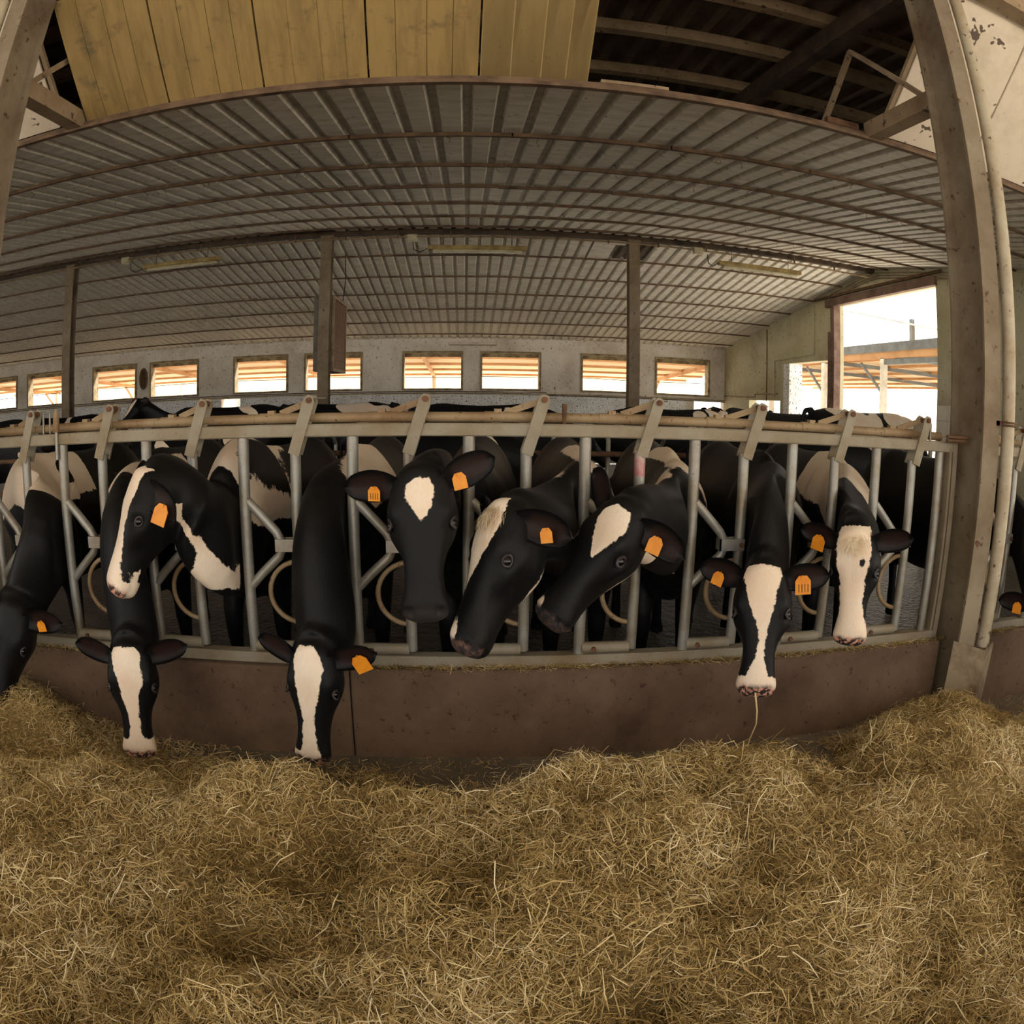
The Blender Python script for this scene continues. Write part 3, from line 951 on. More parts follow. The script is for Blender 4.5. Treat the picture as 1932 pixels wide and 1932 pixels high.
def poly_sd(px, pz, poly):
    """Signed distance (positive inside) to a polygon, vectorised."""
    P = np.array(poly, float)
    Q = np.roll(P, -1, 0)
    d = np.full(px.shape, 1e9)
    inside = np.zeros(px.shape, bool)
    for (ax, az), (bx, bz) in zip(P, Q):
        ex, ez = bx - ax, bz - az
        t = np.clip(((px - ax) * ex + (pz - az) * ez) / (ex * ex + ez * ez + 1e-12), 0, 1)
        d = np.minimum(d, np.hypot(px - ax - t * ex, pz - az - t * ez))
        cond = ((az > pz) != (bz > pz)) & (px < (bx - ax) * (pz - az) / (bz - az + 1e-12) + ax)
        inside ^= cond
    return np.where(inside, d, -d)


def blaze(g, table, vlim=0.11):
    c = interp(g['u'], table, 1)
    h = interp(g['u'], table, 2)
    top = interp(g['u'], HEAD, 1)
    m = h * 1.18 - np.abs(g['w'] - c * 1.18)
    m = np.minimum(m, g['u'] - table[0][0])
    m = np.minimum(m, table[-1][0] - g['u'])
    m = np.minimum(m, g['v'] - (top - vlim))
    return np.where(g['in_head'], m, -0.2)


def head_patch(g, u, v, w, ru, rv, rw):
    q = 1 - np.sqrt(((g['u'] - u) / ru) ** 2 + ((g['v'] - v) / rv) ** 2 + ((g['w'] - w) / rw) ** 2)
    return np.where(g['in_head'], q * min(ru, rv, rw), -0.2)


def muzzle_white(g, u0=0.455):
    return np.where(g['in_head'], g['u'] - u0, -0.2)


def body_poly(g, poly, ymin=2.86, ymax=3.70):
    m = poly_sd(g['X'], g['Z'], poly)
    m = np.minimum(m, g['Y'] - ymin)
    return np.minimum(m, ymax - g['Y'])


def body_blob(g, x, y, z, r, sz=1.0):
    return r - np.sqrt((g['x'] - x) ** 2 + (g['y'] - y) ** 2 + ((g['z'] - z) / sz) ** 2)


def ear_mesh(length=0.215, width=0.125):
    """Leaf-shaped cupped ear along +x, opening to +z; returns verts, faces, inner flag."""
    nl, nw = 12, 9
    vs, inner = [], []
    for side in (0, 1):
        for i in range(nl + 1):
            t = i / nl
            wd = width * (0.34 + 0.66 * math.sin(math.pi * min(1, t * 0.94 + .06)) ** 0.7) * (1.0 if t < .8 else math.sqrt(max(0.0, 1 - ((t - .8) / .2) ** 2)) * .96 + .04) * .5
            for k in range(nw):
                q = -1 + 2 * k / (nw - 1)
                cup = 0.034 * (q * q) * (1 - .55 * t) - .012 * math.sin(math.pi * t)
                th = 0.011 * (1 - .55 * t) * math.sqrt(max(0, 1 - q * q))
                vs.append((t * length, q * wd, cup + (th if side == 0 else -th)))
                inner.append(1.0 if side == 0 and abs(q) < .62 and .22 < t < .86 else 0.0)
    fs = []
    off = (nl + 1) * nw
    for i in range(nl):
        for k in range(nw - 1):
            a = i * nw + k
            fs.append((a, a + 1, a + nw + 1, a + nw))
            fs.append((off + a, off + a + nw, off + a + nw + 1, off + a + 1))
    for i in range(nl):
        for k in (0, nw - 1):
            a = i * nw + k
            fs.append((a, a + nw, off + a + nw, off + a))
    for k in range(nw - 1):
        a = nl * nw + k
        fs.append((a, a + 1, off + a + 1, off + a))
    return np.array(vs), fs, np.array(inner)


EAR_V, EAR_F, EAR_IN = ear_mesh()


def unit(v):
    v = np.array(v, float)
    return v / np.linalg.norm(v)


def make_cow(label, withers, yaw, poll, muzzle, vhint, coat, gate=None, voxel=0.0117, scale=1.0, pink=1.0, ears=((0, 0), (0, 0)), tags=(), group=None,
             neck_h=1.0, hscale=1.0, stride=1.0, neck_w=1.0, up_pow=1.0, tuft=None, ear_face=0.0, name='cow'):
    """withers=(x,y) ground point; yaw turns the body about z (0 = faces -y); poll/muzzle in world; vhint = where the forehead looks."""
    cy, sy = math.cos(math.radians(yaw)), math.sin(math.radians(yaw))
    Rz = np.array([[cy, -sy, 0], [sy, cy, 0], [0, 0, 1]])
    org = np.array([withers[0], withers[1], 0.0])

    def tow(v):
        return (np.asarray(v) * scale) @ Rz.T + org

    poll, muzzle = np.array(poll, float), np.array(muzzle, float)
    U = unit(muzzle - poll)
    V = np.array(vhint, float)
    V = unit(V - U * (V @ U))
    Wd = np.cross(V, U)
    HB = np.stack([U, V, Wd], 1)          # head local -> world
    hs = np.linalg.norm(muzzle - poll) / 0.54 * hscale
    parts = MB()
    tv = tow(TRUNK_V)
    parts.add(tv, TRUNK_F)
    lg = legs_local(stride)
    parts.add(tow(lg.v), lg.f)
    hv = (HEAD_V * hs) @ HB.T + poll
    parts.add(hv, HEAD_F)
    # neck
    fwd = Rz @ np.array([0, -1.0, 0])
    P0 = tow([0, 0.10, 1.02])
    P1 = tow([0, -0.16, 1.03])
    PE = poll + (U * 0.045 - V * 0.088) * hs
    PD = PE - (U * 0.25 - V * 0.0) * 0.0
    back = unit(-U * 0.25 - V * 0.75 + unit(P1 - PE) * 0.9)
    PQ = PE + back * 0.14
    ctrl = [P0, P1]
    if gate is not None:
        ctrl.append(np.array(gate, float))
    ctrl += [PQ, PE]
    ctrl = np.array(ctrl)
    # Catmull-Rom
    ext = np.vstack([2 * ctrl[0] - ctrl[1], ctrl, 2 * ctrl[-1] - ctrl[-2]])
    path = []
    NS = 9
    for i in range(len(ctrl) - 1):
        p0, p1, p2, p3 = ext[i:i + 4]
        for k in range(NS):
            t = k / NS
            path.append(0.5 * ((2 * p1) + (-p0 + p2) * t + (2 * p0 - 5 * p1 + 4 * p2 - p3) * t * t + (-p0 + 3 * p1 - 3 * p2 + p3) * t ** 3))
    path.append(ctrl[-1])
    path = np.array(path)
    m = len(path)
    seg = np.r_[0, np.cumsum(np.linalg.norm(np.diff(path, axis=0), axis=1))]
    sv = seg / seg[-1]
    tang = np.gradient(path, axis=0)
    tang /= np.linalg.norm(tang, axis=1)[:, None]
    n = 28
    a = np.linspace(0, 2 * math.pi, n, endpoint=False)
    nv, ups, sides = [], [], []
    for i in range(m):
        s = sv[i]
        sp = s ** up_pow
        up = np.array([0, 0, 1.0]) * (1 - sp) + V * sp * 1.1
        up = unit(up - tang[i] * (up @ tang[i]))
        side = np.cross(up, tang[i])
        hh = np.interp(s, [0, .25, .55, .8, 1], [.26, .25, .20, .165, .125]) * scale * (1 + (neck_h - 1) * np.interp(s, [0, .3, .7, 1], [.6, 1, .45, .0]))
        hw = np.interp(s, [0, .25, .55, .8, 1], [.18, .16, .122, .108, .088]) * scale * neck_w
        drop = np.interp(s, [0, .4, .8, 1], [.0, .02, .01, 0]) * scale
        ups.append(up)
        sides.append(side)
        c_, s_ = np.cos(a), np.sin(a)
        vv = np.where(c_ > 0, hh * c_, (hh + drop) * c_)
        ww = hw * s_ * np.where(c_ > 0, 1 - .35 * c_ ** 2, 1 - .22 * c_ ** 2)
        nv.append(path[i] + np.outer(vv, up) + np.outer(ww, side))
    parts.add(np.concatenate(nv), loft_faces(m, n))
    me = bpy.data.meshes.new('cow_parts')
    me.from_pydata(parts.v, [], parts.f)
    bm = bmesh.new()
    bm.from_mesh(me)
    bmesh.ops.recalc_face_normals(bm, faces=bm.faces)
    bm.to_mesh(me)
    bm.free()
    tmp = bpy.data.objects.new('cow_parts', me)
    COL.objects.link(tmp)
    md = tmp.modifiers.new('r', 'REMESH')
    md.mode = 'VOXEL'
    md.voxel_size = voxel
    md2 = tmp.modifiers.new('s', 'SMOOTH')
    md2.factor = 0.5
    md2.iterations = max(4, int(0.08 / voxel))
    dg = bpy.context.evaluated_depsgraph_get()
    ev = bpy.data.meshes.new_from_object(tmp.evaluated_get(dg))
    bpy.data.objects.remove(tmp)
    bpy.data.meshes.remove(me)
    nvt = len(ev.vertices)
    co = np.empty(nvt * 3, np.float32)
    ev.vertices.foreach_get('co', co)
    co = co.reshape(-1, 3).astype(float)
    nm = np.empty(nvt * 3, np.float32)
    ev.vertices.foreach_get('normal', nm)
    nm = nm.reshape(-1, 3).astype(float)
    faces = np.empty(len(ev.loops), np.int32)
    ev.loops.foreach_get('vertex_index', faces)
    starts = np.empty(len(ev.polygons), np.int32)
    ev.polygons.foreach_get('loop_start', starts)
    totals = np.empty(len(ev.polygons), np.int32)
    ev.polygons.foreach_get('loop_total', totals)
    bpy.data.meshes.remove(ev)
    # head coordinates and face sculpting
    hl = (co - poll) @ HB / hs
    u, v, w = hl[:, 0], hl[:, 1], hl[:, 2]
    in_head = (u > -0.06) & (u < 0.6) & (v > -0.30) & (v < 0.08) & (np.abs(w) < 0.19)

    def gau(cu, cv, cw, ru, rv, rw):
        return np.where(in_head, np.exp(-(((u - cu) / ru) ** 2 + ((v - cv) / rv) ** 2 + ((np.abs(w) - cw * 1.18) / rw) ** 2)), 0)

    disp = 0.014 * gau(.155, -.005, .085, .045, .025, .03)            # brow
    disp -= 0.013 * gau(.195, -.048, .105, .022, .020, .03)           # eye socket
    disp += 0.007 * gau(.235, -.075, .09, .06, .02, .03)              # cheek bone
    disp -= 0.010 * gau(.33, -.075, .07, .06, .035, .03)              # hollow behind muzzle
    disp += 0.009 * gau(.17, -.165, .06, .06, .05, .05)               # jaw muscle
    disp -= 0.024 * gau(.513, -.040, .046, .016, .018, .015)          # nostrils
    disp += 0.006 * gau(.495, -.050, .055, .03, .03, .03)             # nostril wings
    disp -= 0.008 * gau(.50, -.113, .045, .05, .006, .05)             # mouth line
    disp -= 0.004 * gau(.20, .01, .0, .06, .02, .03)                  # dished forehead
    disp += 0.010 * gau(.0, .01, .0, .03, .04, .05)                   # poll tuft
    co = co + nm * (disp * hs)[:, None]
    if gate is not None:
        # the neck is squeezed where it passes between two bars
        wq = np.clip((0.19 - np.abs(co[:, 1] - gate[1])) / 0.135, 0, 1)
        wq = wq * wq * (3 - 2 * wq)
        dx = co[:, 0] - gate[0]
        ad = np.abs(dx)
        sq = np.where(ad < .055, ad, .055 + .034 * np.tanh((ad - .055) / .034))
        co[:, 0] = gate[0] + np.sign(dx) * (ad + (sq - ad) * wq)
    lb = (co - org) @ Rz / scale
    # neck parameter
    d2 = np.full(nvt, 1e9)
    ns = np.zeros(nvt)
    nl_ = np.zeros(nvt)
    nvv = np.zeros(nvt)
    for i in range(m):
        dd = co - path[i]
        q = (dd ** 2).sum(1)
        sel = q < d2
        d2[sel] = q[sel]
        ns[sel] = sv[i]
        nl_[sel] = (dd @ sides[i])[sel]
        nvv[sel] = (dd @ ups[i])[sel]
    g = dict(u=u, v=v, w=w, in_head=in_head & (u > -.03), x=lb[:, 0], y=lb[:, 1], z=lb[:, 2], X=co[:, 0], Y=co[:, 1], Z=co[:, 2], s=ns, nl=nl_, nv=nvv, nx=nm)
    mark = coat(g)
    nose = np.where(in_head, np.clip((u - .488 - .30 * np.clip(v + .03, 0, 1) - .25 * np.clip(np.abs(w) - .045, 0, 1)) * 60, 0, 1) * np.clip((v + .105) * 80, 0, 1), 0)
    nostril = gau(.513, -.040, .046, .015, .017, .013) > .42
    pinkv = pink * np.ones(nvt)
    nose = np.where(nostril, 1.0, nose)
    earin = np.zeros(nvt)
    # ears, joined to the same mesh
    allv = [co]
    attr = {'mark': [mark], 'nose': [nose], 'pink': [pinkv], 'earin': [earin]}
    fv = [faces.astype(np.int64)]
    st, tt = [starts], [totals]
    base_v, base_l = nvt, len(faces)
    ear_frames = []
    for side, (lift, swing) in zip((1, -1), ears):
        e = unit(Wd * side * 0.93 - U * (0.22 + lift) - V * (0.12 + swing))
        up = unit(V * 0.9 + U * 0.42 + Wd * side * ear_face)          # opening faces forward and down the face
        up = unit(up - e * (up @ e))
        cr = np.cross(up, e)
        root = poll + (U * 0.040 - V * 0.052 + Wd * side * 0.080) * hs
        E3 = np.stack([e, cr, up], 1)
        vv = (EAR_V * hs) @ E3.T + root
        ear_frames.append((root, E3))
        allv.append(vv)
        k = len(vv)
        attr['mark'].append(np.full(k, -.2))
        attr['nose'].append(np.zeros(k))
        attr['pink'].append(np.zeros(k))
        attr['earin'].append(EAR_IN)
        fl = np.array([i for f in EAR_F for i in f], np.int64) + base_v
        fv.append(fl)
        st.append(np.arange(0, len(fl), 4) + base_l)
        tt.append(np.full(len(EAR_F), 4))
        base_v += k
        base_l += len(fl)
    allv = np.concatenate(allv) - org
    fv, st, tt = np.concatenate(fv), np.concatenate(st), np.concatenate(tt)
    me = bpy.data.meshes.new(name)
    me.vertices.add(len(allv))
    me.loops.add(len(fv))
    me.polygons.add(len(st))
    me.vertices.foreach_set('co', allv.astype(np.float32).ravel())
    me.loops.foreach_set('vertex_index', fv.astype(np.int32))
    me.polygons.foreach_set('loop_start', st.astype(np.int32))
    me.polygons.foreach_set('loop_total', tt.astype(np.int32))
    me.polygons.foreach_set('use_smooth', np.ones(len(st), bool))
    for k, arr in attr.items():
        at = me.attributes.new(k, 'FLOAT', 'POINT')
        at.data.foreach_set('value', np.concatenate(arr).astype(np.float32))
    me.update(calc_edges=True)
    me.validate()
    me.materials.append(M['cow'])
    o = link(name, me, None, tuple(org))
    tag(o, label, 'cow', group)
    # eyes
    for side in (1, -1):
        c = poll + (U * .195 - V * .046 + Wd * side * .109) * hs
        mb = MB()
        nlat, nlon = 8, 12
        vs = [tuple(c + .0185 * hs * np.array([math.sin(p) * math.cos(q), math.sin(p) * math.sin(q), math.cos(p)])) for p in np.linspace(0.05, math.pi - .05, nlat) for q in np.linspace(0, 2 * math.pi, nlon, endpoint=False)]
        mb.add(vs, loft_faces(nlat, nlon))
        ey = mb.build('eye', 'cow_eye', o, smooth=True)
        n_ = unit(Wd * side * .93 + V * .30 - U * .08)
        a_ = unit(U - n_ * (U @ n_))
        b_ = np.cross(n_, a_)
        lid = [tuple(c + n_ * (.0085 + .004 * math.cos(2 * q)) * hs + (a_ * .0205 * math.cos(q) + b_ * .0145 * math.sin(q)) * hs) for q in np.linspace(0, 2 * math.pi, 18, endpoint=False)]
        tube('eyelid', lid, .0062 * hs, 'lid', ey, 7, True)
    # forelock hair
    if tuft:
        r = np.random.default_rng(17)
        mb = MB()
        for _ in range(240):
            u0, w0 = r.normal(.03, .022), r.normal(0, .026)
            top = float(np.interp(u0, HEAD_S[:, 0], HEAD_S[:, 1]))
            p = np.array([u0, top - 6.0 * w0 * w0 + .002, w0])
            d = np.array([.9, .12, w0 * 6 + r.normal(0, .35)])
            d /= np.linalg.norm(d)
            L = r.uniform(.03, .075)
            sd = np.array([0, 0, 1.0]) * .0013
            a, b_, c_ = p, p + d * L * .5 + np.array([0, .010, 0]), p + d * L + np.array([0, -.002 + r.uniform(0, .008), 0])
            vs = [a - sd, a + sd, b_ - sd, b_ + sd, c_ - sd * .4, c_ + sd * .4]
            mb.add([tuple((HB @ (q * hs)) + poll) for q in vs], [(0, 1, 3, 2), (2, 3, 5, 4)])
        tag(mb.build('forelock', tuft, o), kind='stuff')
    # ear tags
    for (ei, along, size, tilt, *ink) in tags:
        root, E3 = ear_frames[ei]
        c = root + E3 @ (np.array([along, 0.004, 0.012]) * hs)
        ax = unit(E3[:, 1] * (1 if (E3[:, 1] @ np.array([0, 0, -1])) > 0 else -1) + E3[:, 0] * tilt)
        nn = unit(E3[:, 2])
        ax = unit(ax - nn * (ax @ nn))
        bx = np.cross(nn, ax)
        prof = [(-.006, -.014), (.012, -.027), (.058, -.027), (.058, .027), (.012, .027), (-.006, .014)]
        vs = []
        for dz in (0.012, 0.0155):
            vs += [tuple(c + (ax * p + bx * q) * size + nn * dz) for p, q in prof]
        mb = MB().add(vs, [(5, 4, 3, 2, 1, 0), (6, 7, 8, 9, 10, 11)] + [(i, (i + 1) % 6, (i + 1) % 6 + 6, i + 6) for i in range(6)])
        tg = mb.build('ear_tag', 'tag', o)
        tg['label'] = 'orange plastic ear tag'
        if not ink:
            tube('tag_stud', [tuple(c + nn * .004), tuple(c + nn * .02)], 0.007 * size, 'tag', tg, 8)
            continue
        mb = MB()
        for r in range(4):
            q = -.016 + r * .0105
            mb.add([tuple(c + (ax * p + bx * (q + dq)) * size + nn * .0162) for p, dq in ((.022, 0), (.05, 0), (.05, .003), (.022, .003))], [(0, 1, 2, 3)])
        tag(mb.build('tag_print', 'tag_ink', tg), kind='stuff')
        tube('tag_stud', [tuple(c + nn * .004), tuple(c + nn * .02)], 0.007 * size, 'tag', tg, 8)
    return o


def U_(*ms):
    out = ms[0]
    for x in ms[1:]:
        out = np.maximum(out, x)
    return out


TOCAM = lambda p, dx=0.0, dz=0.0: np.array([-p[0] * .35 + dx, -1.0, .15 + dz])

FEED = 'cows feeding through the headlock fence'

C2_THROAT = [(-1.145, 1.157), (-1.102, 1.167), (-1.112, 1.1), (-1.072, 1.069), (-1.037, .987), (-1.002, .915), (-.974, .874), (-.958, .801), (-.922, .896), (-.893, .918), (-.842, .847),
             (-.84, .60), (-.95, .60), (-.979, .757), (-.996, .78), (-1.074, .79), (-1.149, .77), (-1.33, .74), (-1.30, .80), (-1.131, .863), (-1.086, .913), (-1.067, .966), (-1.097, 1.052), (-1.133, 1.099)]


def coat0(g):
    m = body_poly(g, [(-2.9, 1.5), (-2.3, 1.5), (-2.02, 1.40), (-1.99, 1.30), (-2.15, 1.03), (-2.35, 1.10), (-2.5, 1.0), (-2.9, 1.1)])
    m = np.minimum(m, -U_(body_blob(g, .13, .05, 1.22, .07, 1.4), body_blob(g, -.02, .0, 1.28, .05), body_blob(g, -.16, .1, 1.1, .08, 1.5), body_blob(g, .03, -.12, 1.12, .06, 1.5)))
    ring = np.minimum(np.minimum(g['s'] - .42, .56 - g['s']), .35 - g['Y'] * 0)
    return U_(m, np.where(g['Y'] < 3.0, np.minimum(ring, g['nv'] + .02), -.2))


def coat1(g):
    m = U_(body_poly(g, [(-1.8, 1.2), (-1.52, 1.34), (-1.30, 1.30), (-1.30, 1.12), (-1.5, 1.12), (-1.77, 1.05)]), body_poly(g, [(-1.95, 1.30), (-1.86, 1.17), (-1.80, .94), (-1.87, .94), (-1.93, 1.13)]))
    b = blaze(g, [(.0, -.01, .045), (.03, -.005, .062), (.10, -.002, .060), (.16, .004, .052), (.24, .0, .036), (.31, .004, .024), (.38, .004, .022), (.42, .004, .03), (.60, 0, .09)])
    return U_(m, b, muzzle_white(g, .44))


def coat2(g):
    m = U_(body_poly(g, [(-1.25, 1.15), (-1.08, 1.40), (-1.02, 1.30), (-.83, .97), (-.85, .92), (-.97, 1.04), (-1.05, 1.07)]), body_poly(g, [(-.90, 1.28), (-.86, 1.26), (-.80, 1.12), (-.83, 1.12)]))
    t = poly_sd(g['X'], g['Z'], C2_THROAT)
    t = np.minimum(t, 2.74 - g['Y'])
    b = blaze(g, [(-.04, .0, .05), (.02, .0, .055), (.10, .0, .062), (.18, .0, .050), (.26, .0, .042), (.34, .0, .046), (.40, .0, .052), (.60, 0, .10)], .13)
    return U_(m, t, b, muzzle_white(g, .46))


def coat3(g):
    m = body_poly(g, [(-.76, 1.22), (-.68, 1.42), (-.50, 1.45), (-.38, 1.34), (-.27, 1.21), (-.39, 1.07), (-.50, 1.20), (-.58, 1.30), (-.67, 1.29)])
    s = body_poly(g, [(-.505, 1.115), (-.485, 1.12), (-.45, 1.12), (-.45, 1.10), (-.50, 1.10)])
    b = blaze(g, [(-.01, -.012, .03), (.03, -.002, .050), (.08, .004, .062), (.16, .0, .052), (.24, .0, .036), (.32, .002, .024), (.40, .004, .024), (.46, .006, .036), (.60, 0, .07)])
    return U_(m, s, b, np.minimum(muzzle_white(g, .47), .03 - g['w']))


def coat4(g):
    return blaze(g, [(.035, .012, .022), (.055, .004, .040), (.09, .0, .044), (.13, .002, .034), (.185, .004, .004)])


def coat5(g):
    m = body_poly(g, [(.27, 1.10), (.31, 1.22), (.41, 1.36), (.52, 1.42), (.58, 1.36), (.74, 1.12), (.70, 1.07), (.63, 1.14), (.54, 1.26), (.49, 1.28), (.40, 1.22)])
    d = body_poly(g, [(.57, 1.24), (.59, 1.24), (.71, 1.08), (.69, 1.06)])
    m = np.minimum(m, -d)
    b = blaze(g, [(-.03, .0, .03), (.02, .0, .05), (.08, -.004, .060), (.15, -.008, .050), (.20, -.016, .036), (.26, -.024, .018), (.33, -.030, .002)], .12)
    p = head_patch(g, .47, -.012, -.022, .042, .03, .026)
    j = head_patch(g, .27, -.235, .02, .10, .024, .06)
    return U_(m, b, p, j)


def coat6(g):
    m = body_poly(g, [(.80, 1.13), (.85, 1.30), (.93, 1.40), (1.07, 1.32), (1.19, 1.16), (1.23, 1.0), (1.16, 1.02), (1.07, 1.19), (.97, 1.26), (.92, 1.25)])
    b = blaze(g, [(.03, .022, .026), (.06, .010, .050), (.11, .012, .052), (.16, .016, .038), (.21, .020, .018), (.24, .022, .002)], .10)
    p = head_patch(g, .495, -.025, -.055, .032, .03, .024)
    j = head_patch(g, .21, -.235, .045, .13, .040, .06)
    edge = np.interp(g['u'], [.05, .12, .20, .30, .38], [-.19, -.185, -.185, -.165, -.155])
    j = U_(j, np.where(g['in_head'], np.minimum(np.minimum(edge - g['v'], g['u'] - .06), .38 - g['u']), -.2))
    lip = head_patch(g, .50, -.145, .02, .06, .026, .07)
    br = body_poly(g, [(.845, .70), (.86, .77), (.89, .75), (.915, .80), (.955, .82), (.96, .72), (.91, .66), (.86, .66)], 2.2, 2.95)
    return U_(m, b, p, j, lip, br)


def coat7(g):
    b = blaze(g, [(.0, .0, .060), (.03, .0, .070), (.07, .0, .064), (.13, .002, .050), (.20, .006, .034), (.26, .010, .018), (.31, .010, .012), (.38, .008, .014), (.43, .006, .030), (.60, 0, .09)])
    return U_(b, np.minimum(muzzle_white(g, .46), .2), body_poly(g, [(1.22, 1.16), (1.26, 1.12), (1.24, 1.05), (1.20, 1.08)]))


def coat8(g):
    m = body_poly(g, [(1.72, .90), (1.86, 1.26), (1.97, 1.42), (2.12, 1.40), (2.30, 1.09), (2.40, .86), (2.31, .88), (2.18, 1.05), (2.10, 1.12), (2.02, 1.11), (1.93, 1.06), (1.82, .96)], 2.8)
    b = blaze(g, [(-.06, .0, .055), (.0, .0, .066), (.08, .0, .075), (.16, .0, .066), (.24, .0, .052), (.32, .0, .050), (.40, .0, .056), (.60, 0, .12)], .12)
    spot = head_patch(g, .145, .012, .046, .018, .03, .014)
    b = np.minimum(U_(b, muzzle_white(g, .43)), -spot)
    return U_(m, b)


def coat_black(g):
    return np.full(len(g['u']), -.2)


GY = 2.765


def gate_at(x, z):
    return (x, GY, z)


make_cow('black and white patchy cow at the fence end, head down beside the hay heap', (-2.42, 3.32), 6, (-2.061, 2.42, .722), (-2.20, 2.26, .25), TOCAM((-2.1, 0), -.7), coat0,
         gate_at(-2.0075, .97), neck_w=1.2, neck_h=1.25, tags=((0, .10, .8, .2),), group=FEED)
make_cow('cow with broad white blaze and white muzzle, head down in hay below the profile-facing cow', (-1.68, 3.34), 5, (-1.385, 2.36, .595), (-1.379, 2.264, .122), TOCAM((-1.4, 0), -.25), coat1,
         gate_at(-1.5325, 1.0), neck_w=1.15, tags=(), group=FEED)
make_cow('cow turned in profile with white face stripe and white throat patch', (-1.08, 3.30), -3, (-1.273, 2.42, 1.299), (-1.435, 2.308, .851), (-.84, -.72, .1), coat2,
         gate_at(-1.0575, .98), neck_h=1.45, neck_w=1.1, up_pow=3.0, tags=((0, .13, 1.25, .5),), ear_face=1.5, ears=((-.8, .6), (.1, .2)), group=FEED)
make_cow('cow with long black neck and crooked white blaze, eating hay at the kerb', (-.55, 3.30), -2, (-.588, 2.36, .632), (-.620, 2.274, .170), TOCAM((-.6, 0), -.42), coat3,
         gate_at(-.5825, 1.0), neck_w=1.2, tags=((0, .13, 1.15, .3),), pink=.6, group=FEED)
make_cow('all black faced cow with a white diamond on its forehead', (.04, 3.28), -3, (-.157, 2.30, 1.306), (-.136, 2.14, .826), TOCAM((-.1, 0), -.08, .1), coat4,
         gate_at(-.1075, 1.10), tags=((0, .06, .9, -.2), (1, .09, .8, .1, 1)), ears=((.22, 0), (-.2, 0)), pink=0, group=FEED)
make_cow('cow with ragged cream forehead blaze, head slanting down beside the diamond-faced cow', (.55, 3.28), -4, (.115, 2.36, 1.184), (-.051, 2.21, .745), (-.95, -.52, .05), coat5,
         gate_at(.3675, 1.02), hscale=1.08, up_pow=2.5, ear_face=.5, tuft='forelock', tags=((0, .12, .8, .4),), ears=((-.3, .5), (.1, .1)), pink=.15, group=FEED)
make_cow('cow with short cream forehead patch and white jaw, looking aside at the fence', (1.02, 3.28), -8, (.572, 2.38, 1.189), (.279, 2.321, .806), (-.80, -.70, .38), coat6,
         gate_at(.8425, 1.02), hscale=1.08, up_pow=2.5, ear_face=.5, tags=((0, .09, 1.0, .2),), ears=((-.25, .25), (.3, .0)), pink=.1, group=FEED)
make_cow('black cow with tapering white blaze and straw hanging from its muzzle', (1.56, 3.30), -8, (1.153, 2.40, .932), (1.085, 2.21, .468), TOCAM((1.1, 0), -.18), coat7,
         gate_at(1.3175, 1.02), tags=((0, .09, 1.2, .0, 1), (1, .11, .9, .2)), ears=((-.12, 0), (.0, 0)), group=FEED)
make_cow('white-faced cow with a small black spot above one eye', (2.08, 3.40), -9, (1.576, 2.40, 1.066), (1.556, 2.316, .597), TOCAM((1.7, 0), -.28), coat8,
         gate_at(1.7925, 1.04), tuft='forelock', tags=((1, .10, 1.1, .1),), ears=((-.15, 0), (.0, 0)), group=FEED)
make_cow('black cow feeding beyond the column with the downpipe', (3.15, 3.32), -4, (2.93, 2.40, .72), (2.93, 2.22, .25), TOCAM((2.9, 0), -.2), coat_black,
         gate_at(3.0715, .98), tags=((1, .08, 1.0, .1),), pink=.2, group=FEED)

# straw that hangs from the black cow's muzzle
tag(tube('straw_stalk', [(1.095, 2.22, .475), (1.10, 2.19, .41), (1.098, 2.175, .36), (1.085, 2.185, .29), (1.08, 2.18, .255)], [.004, .0035, .003, .003, .002], 'drool', None, 6),
    'pale straw stalk hanging from the muzzle of the black cow', 'straw')

# cows further back in the barn
BACK = 'cows standing further back in the barn'


def coat_b(seed, amount=.25):
    def f(g):
        r = np.random.default_rng(seed)
        m = np.full(len(g['u']), -.3)
        ph = r.uniform(0, 6, 3)
        g = dict(g)
        x0, y0, z0 = g['x'], g['y'], g['z']
        g['x'] = x0 + .07 * np.sin(11 * y0 + ph[0]) + .03 * np.sin(31 * z0)
        g['y'] = y0 + .09 * np.sin(9 * z0 + ph[1]) + .04 * np.sin(27 * x0)
        g['z'] = z0 + .08 * np.sin(8 * y0 + ph[2]) + .03 * np.sin(25 * y0)
        for _ in range(5):
            m = np.maximum(m, body_blob(g, r.uniform(-.3, .3), r.uniform(-.1, 1.3), r.uniform(.7, 1.35), r.uniform(.08, amount), r.uniform(.8, 1.8)))
        m = np.maximum(m, blaze(g, [(.03, 0, .03), (.1, 0, .05), (.2, 0, .04), (.3, 0, .02), (.36, 0, .005)]))
        return m
    return f


def back_cow(label, x, y, yaw, head_up, seed, turn=0.0, amount=.25, scale=1.15):
    a = math.radians(yaw)
    f = np.array([math.sin(a), -math.cos(a), 0])
    s = np.array([math.cos(a), math.sin(a), 0])
    t = math.radians(turn)
    hd = f * math.cos(t) + s * math.sin(t)
    w = np.array([x, y, 0])
    poll = w + f * .72 + s * .18 * math.sin(t) + np.array([0, 0, head_up])
    muz = poll + hd * .36 + np.array([0, 0, -.38])
    return make_cow(label, (x, y), yaw, poll, muz, hd * .75 + np.array([0, 0, .7]), coat_b(seed, amount), None, voxel=.022, scale=scale, group=BACK)


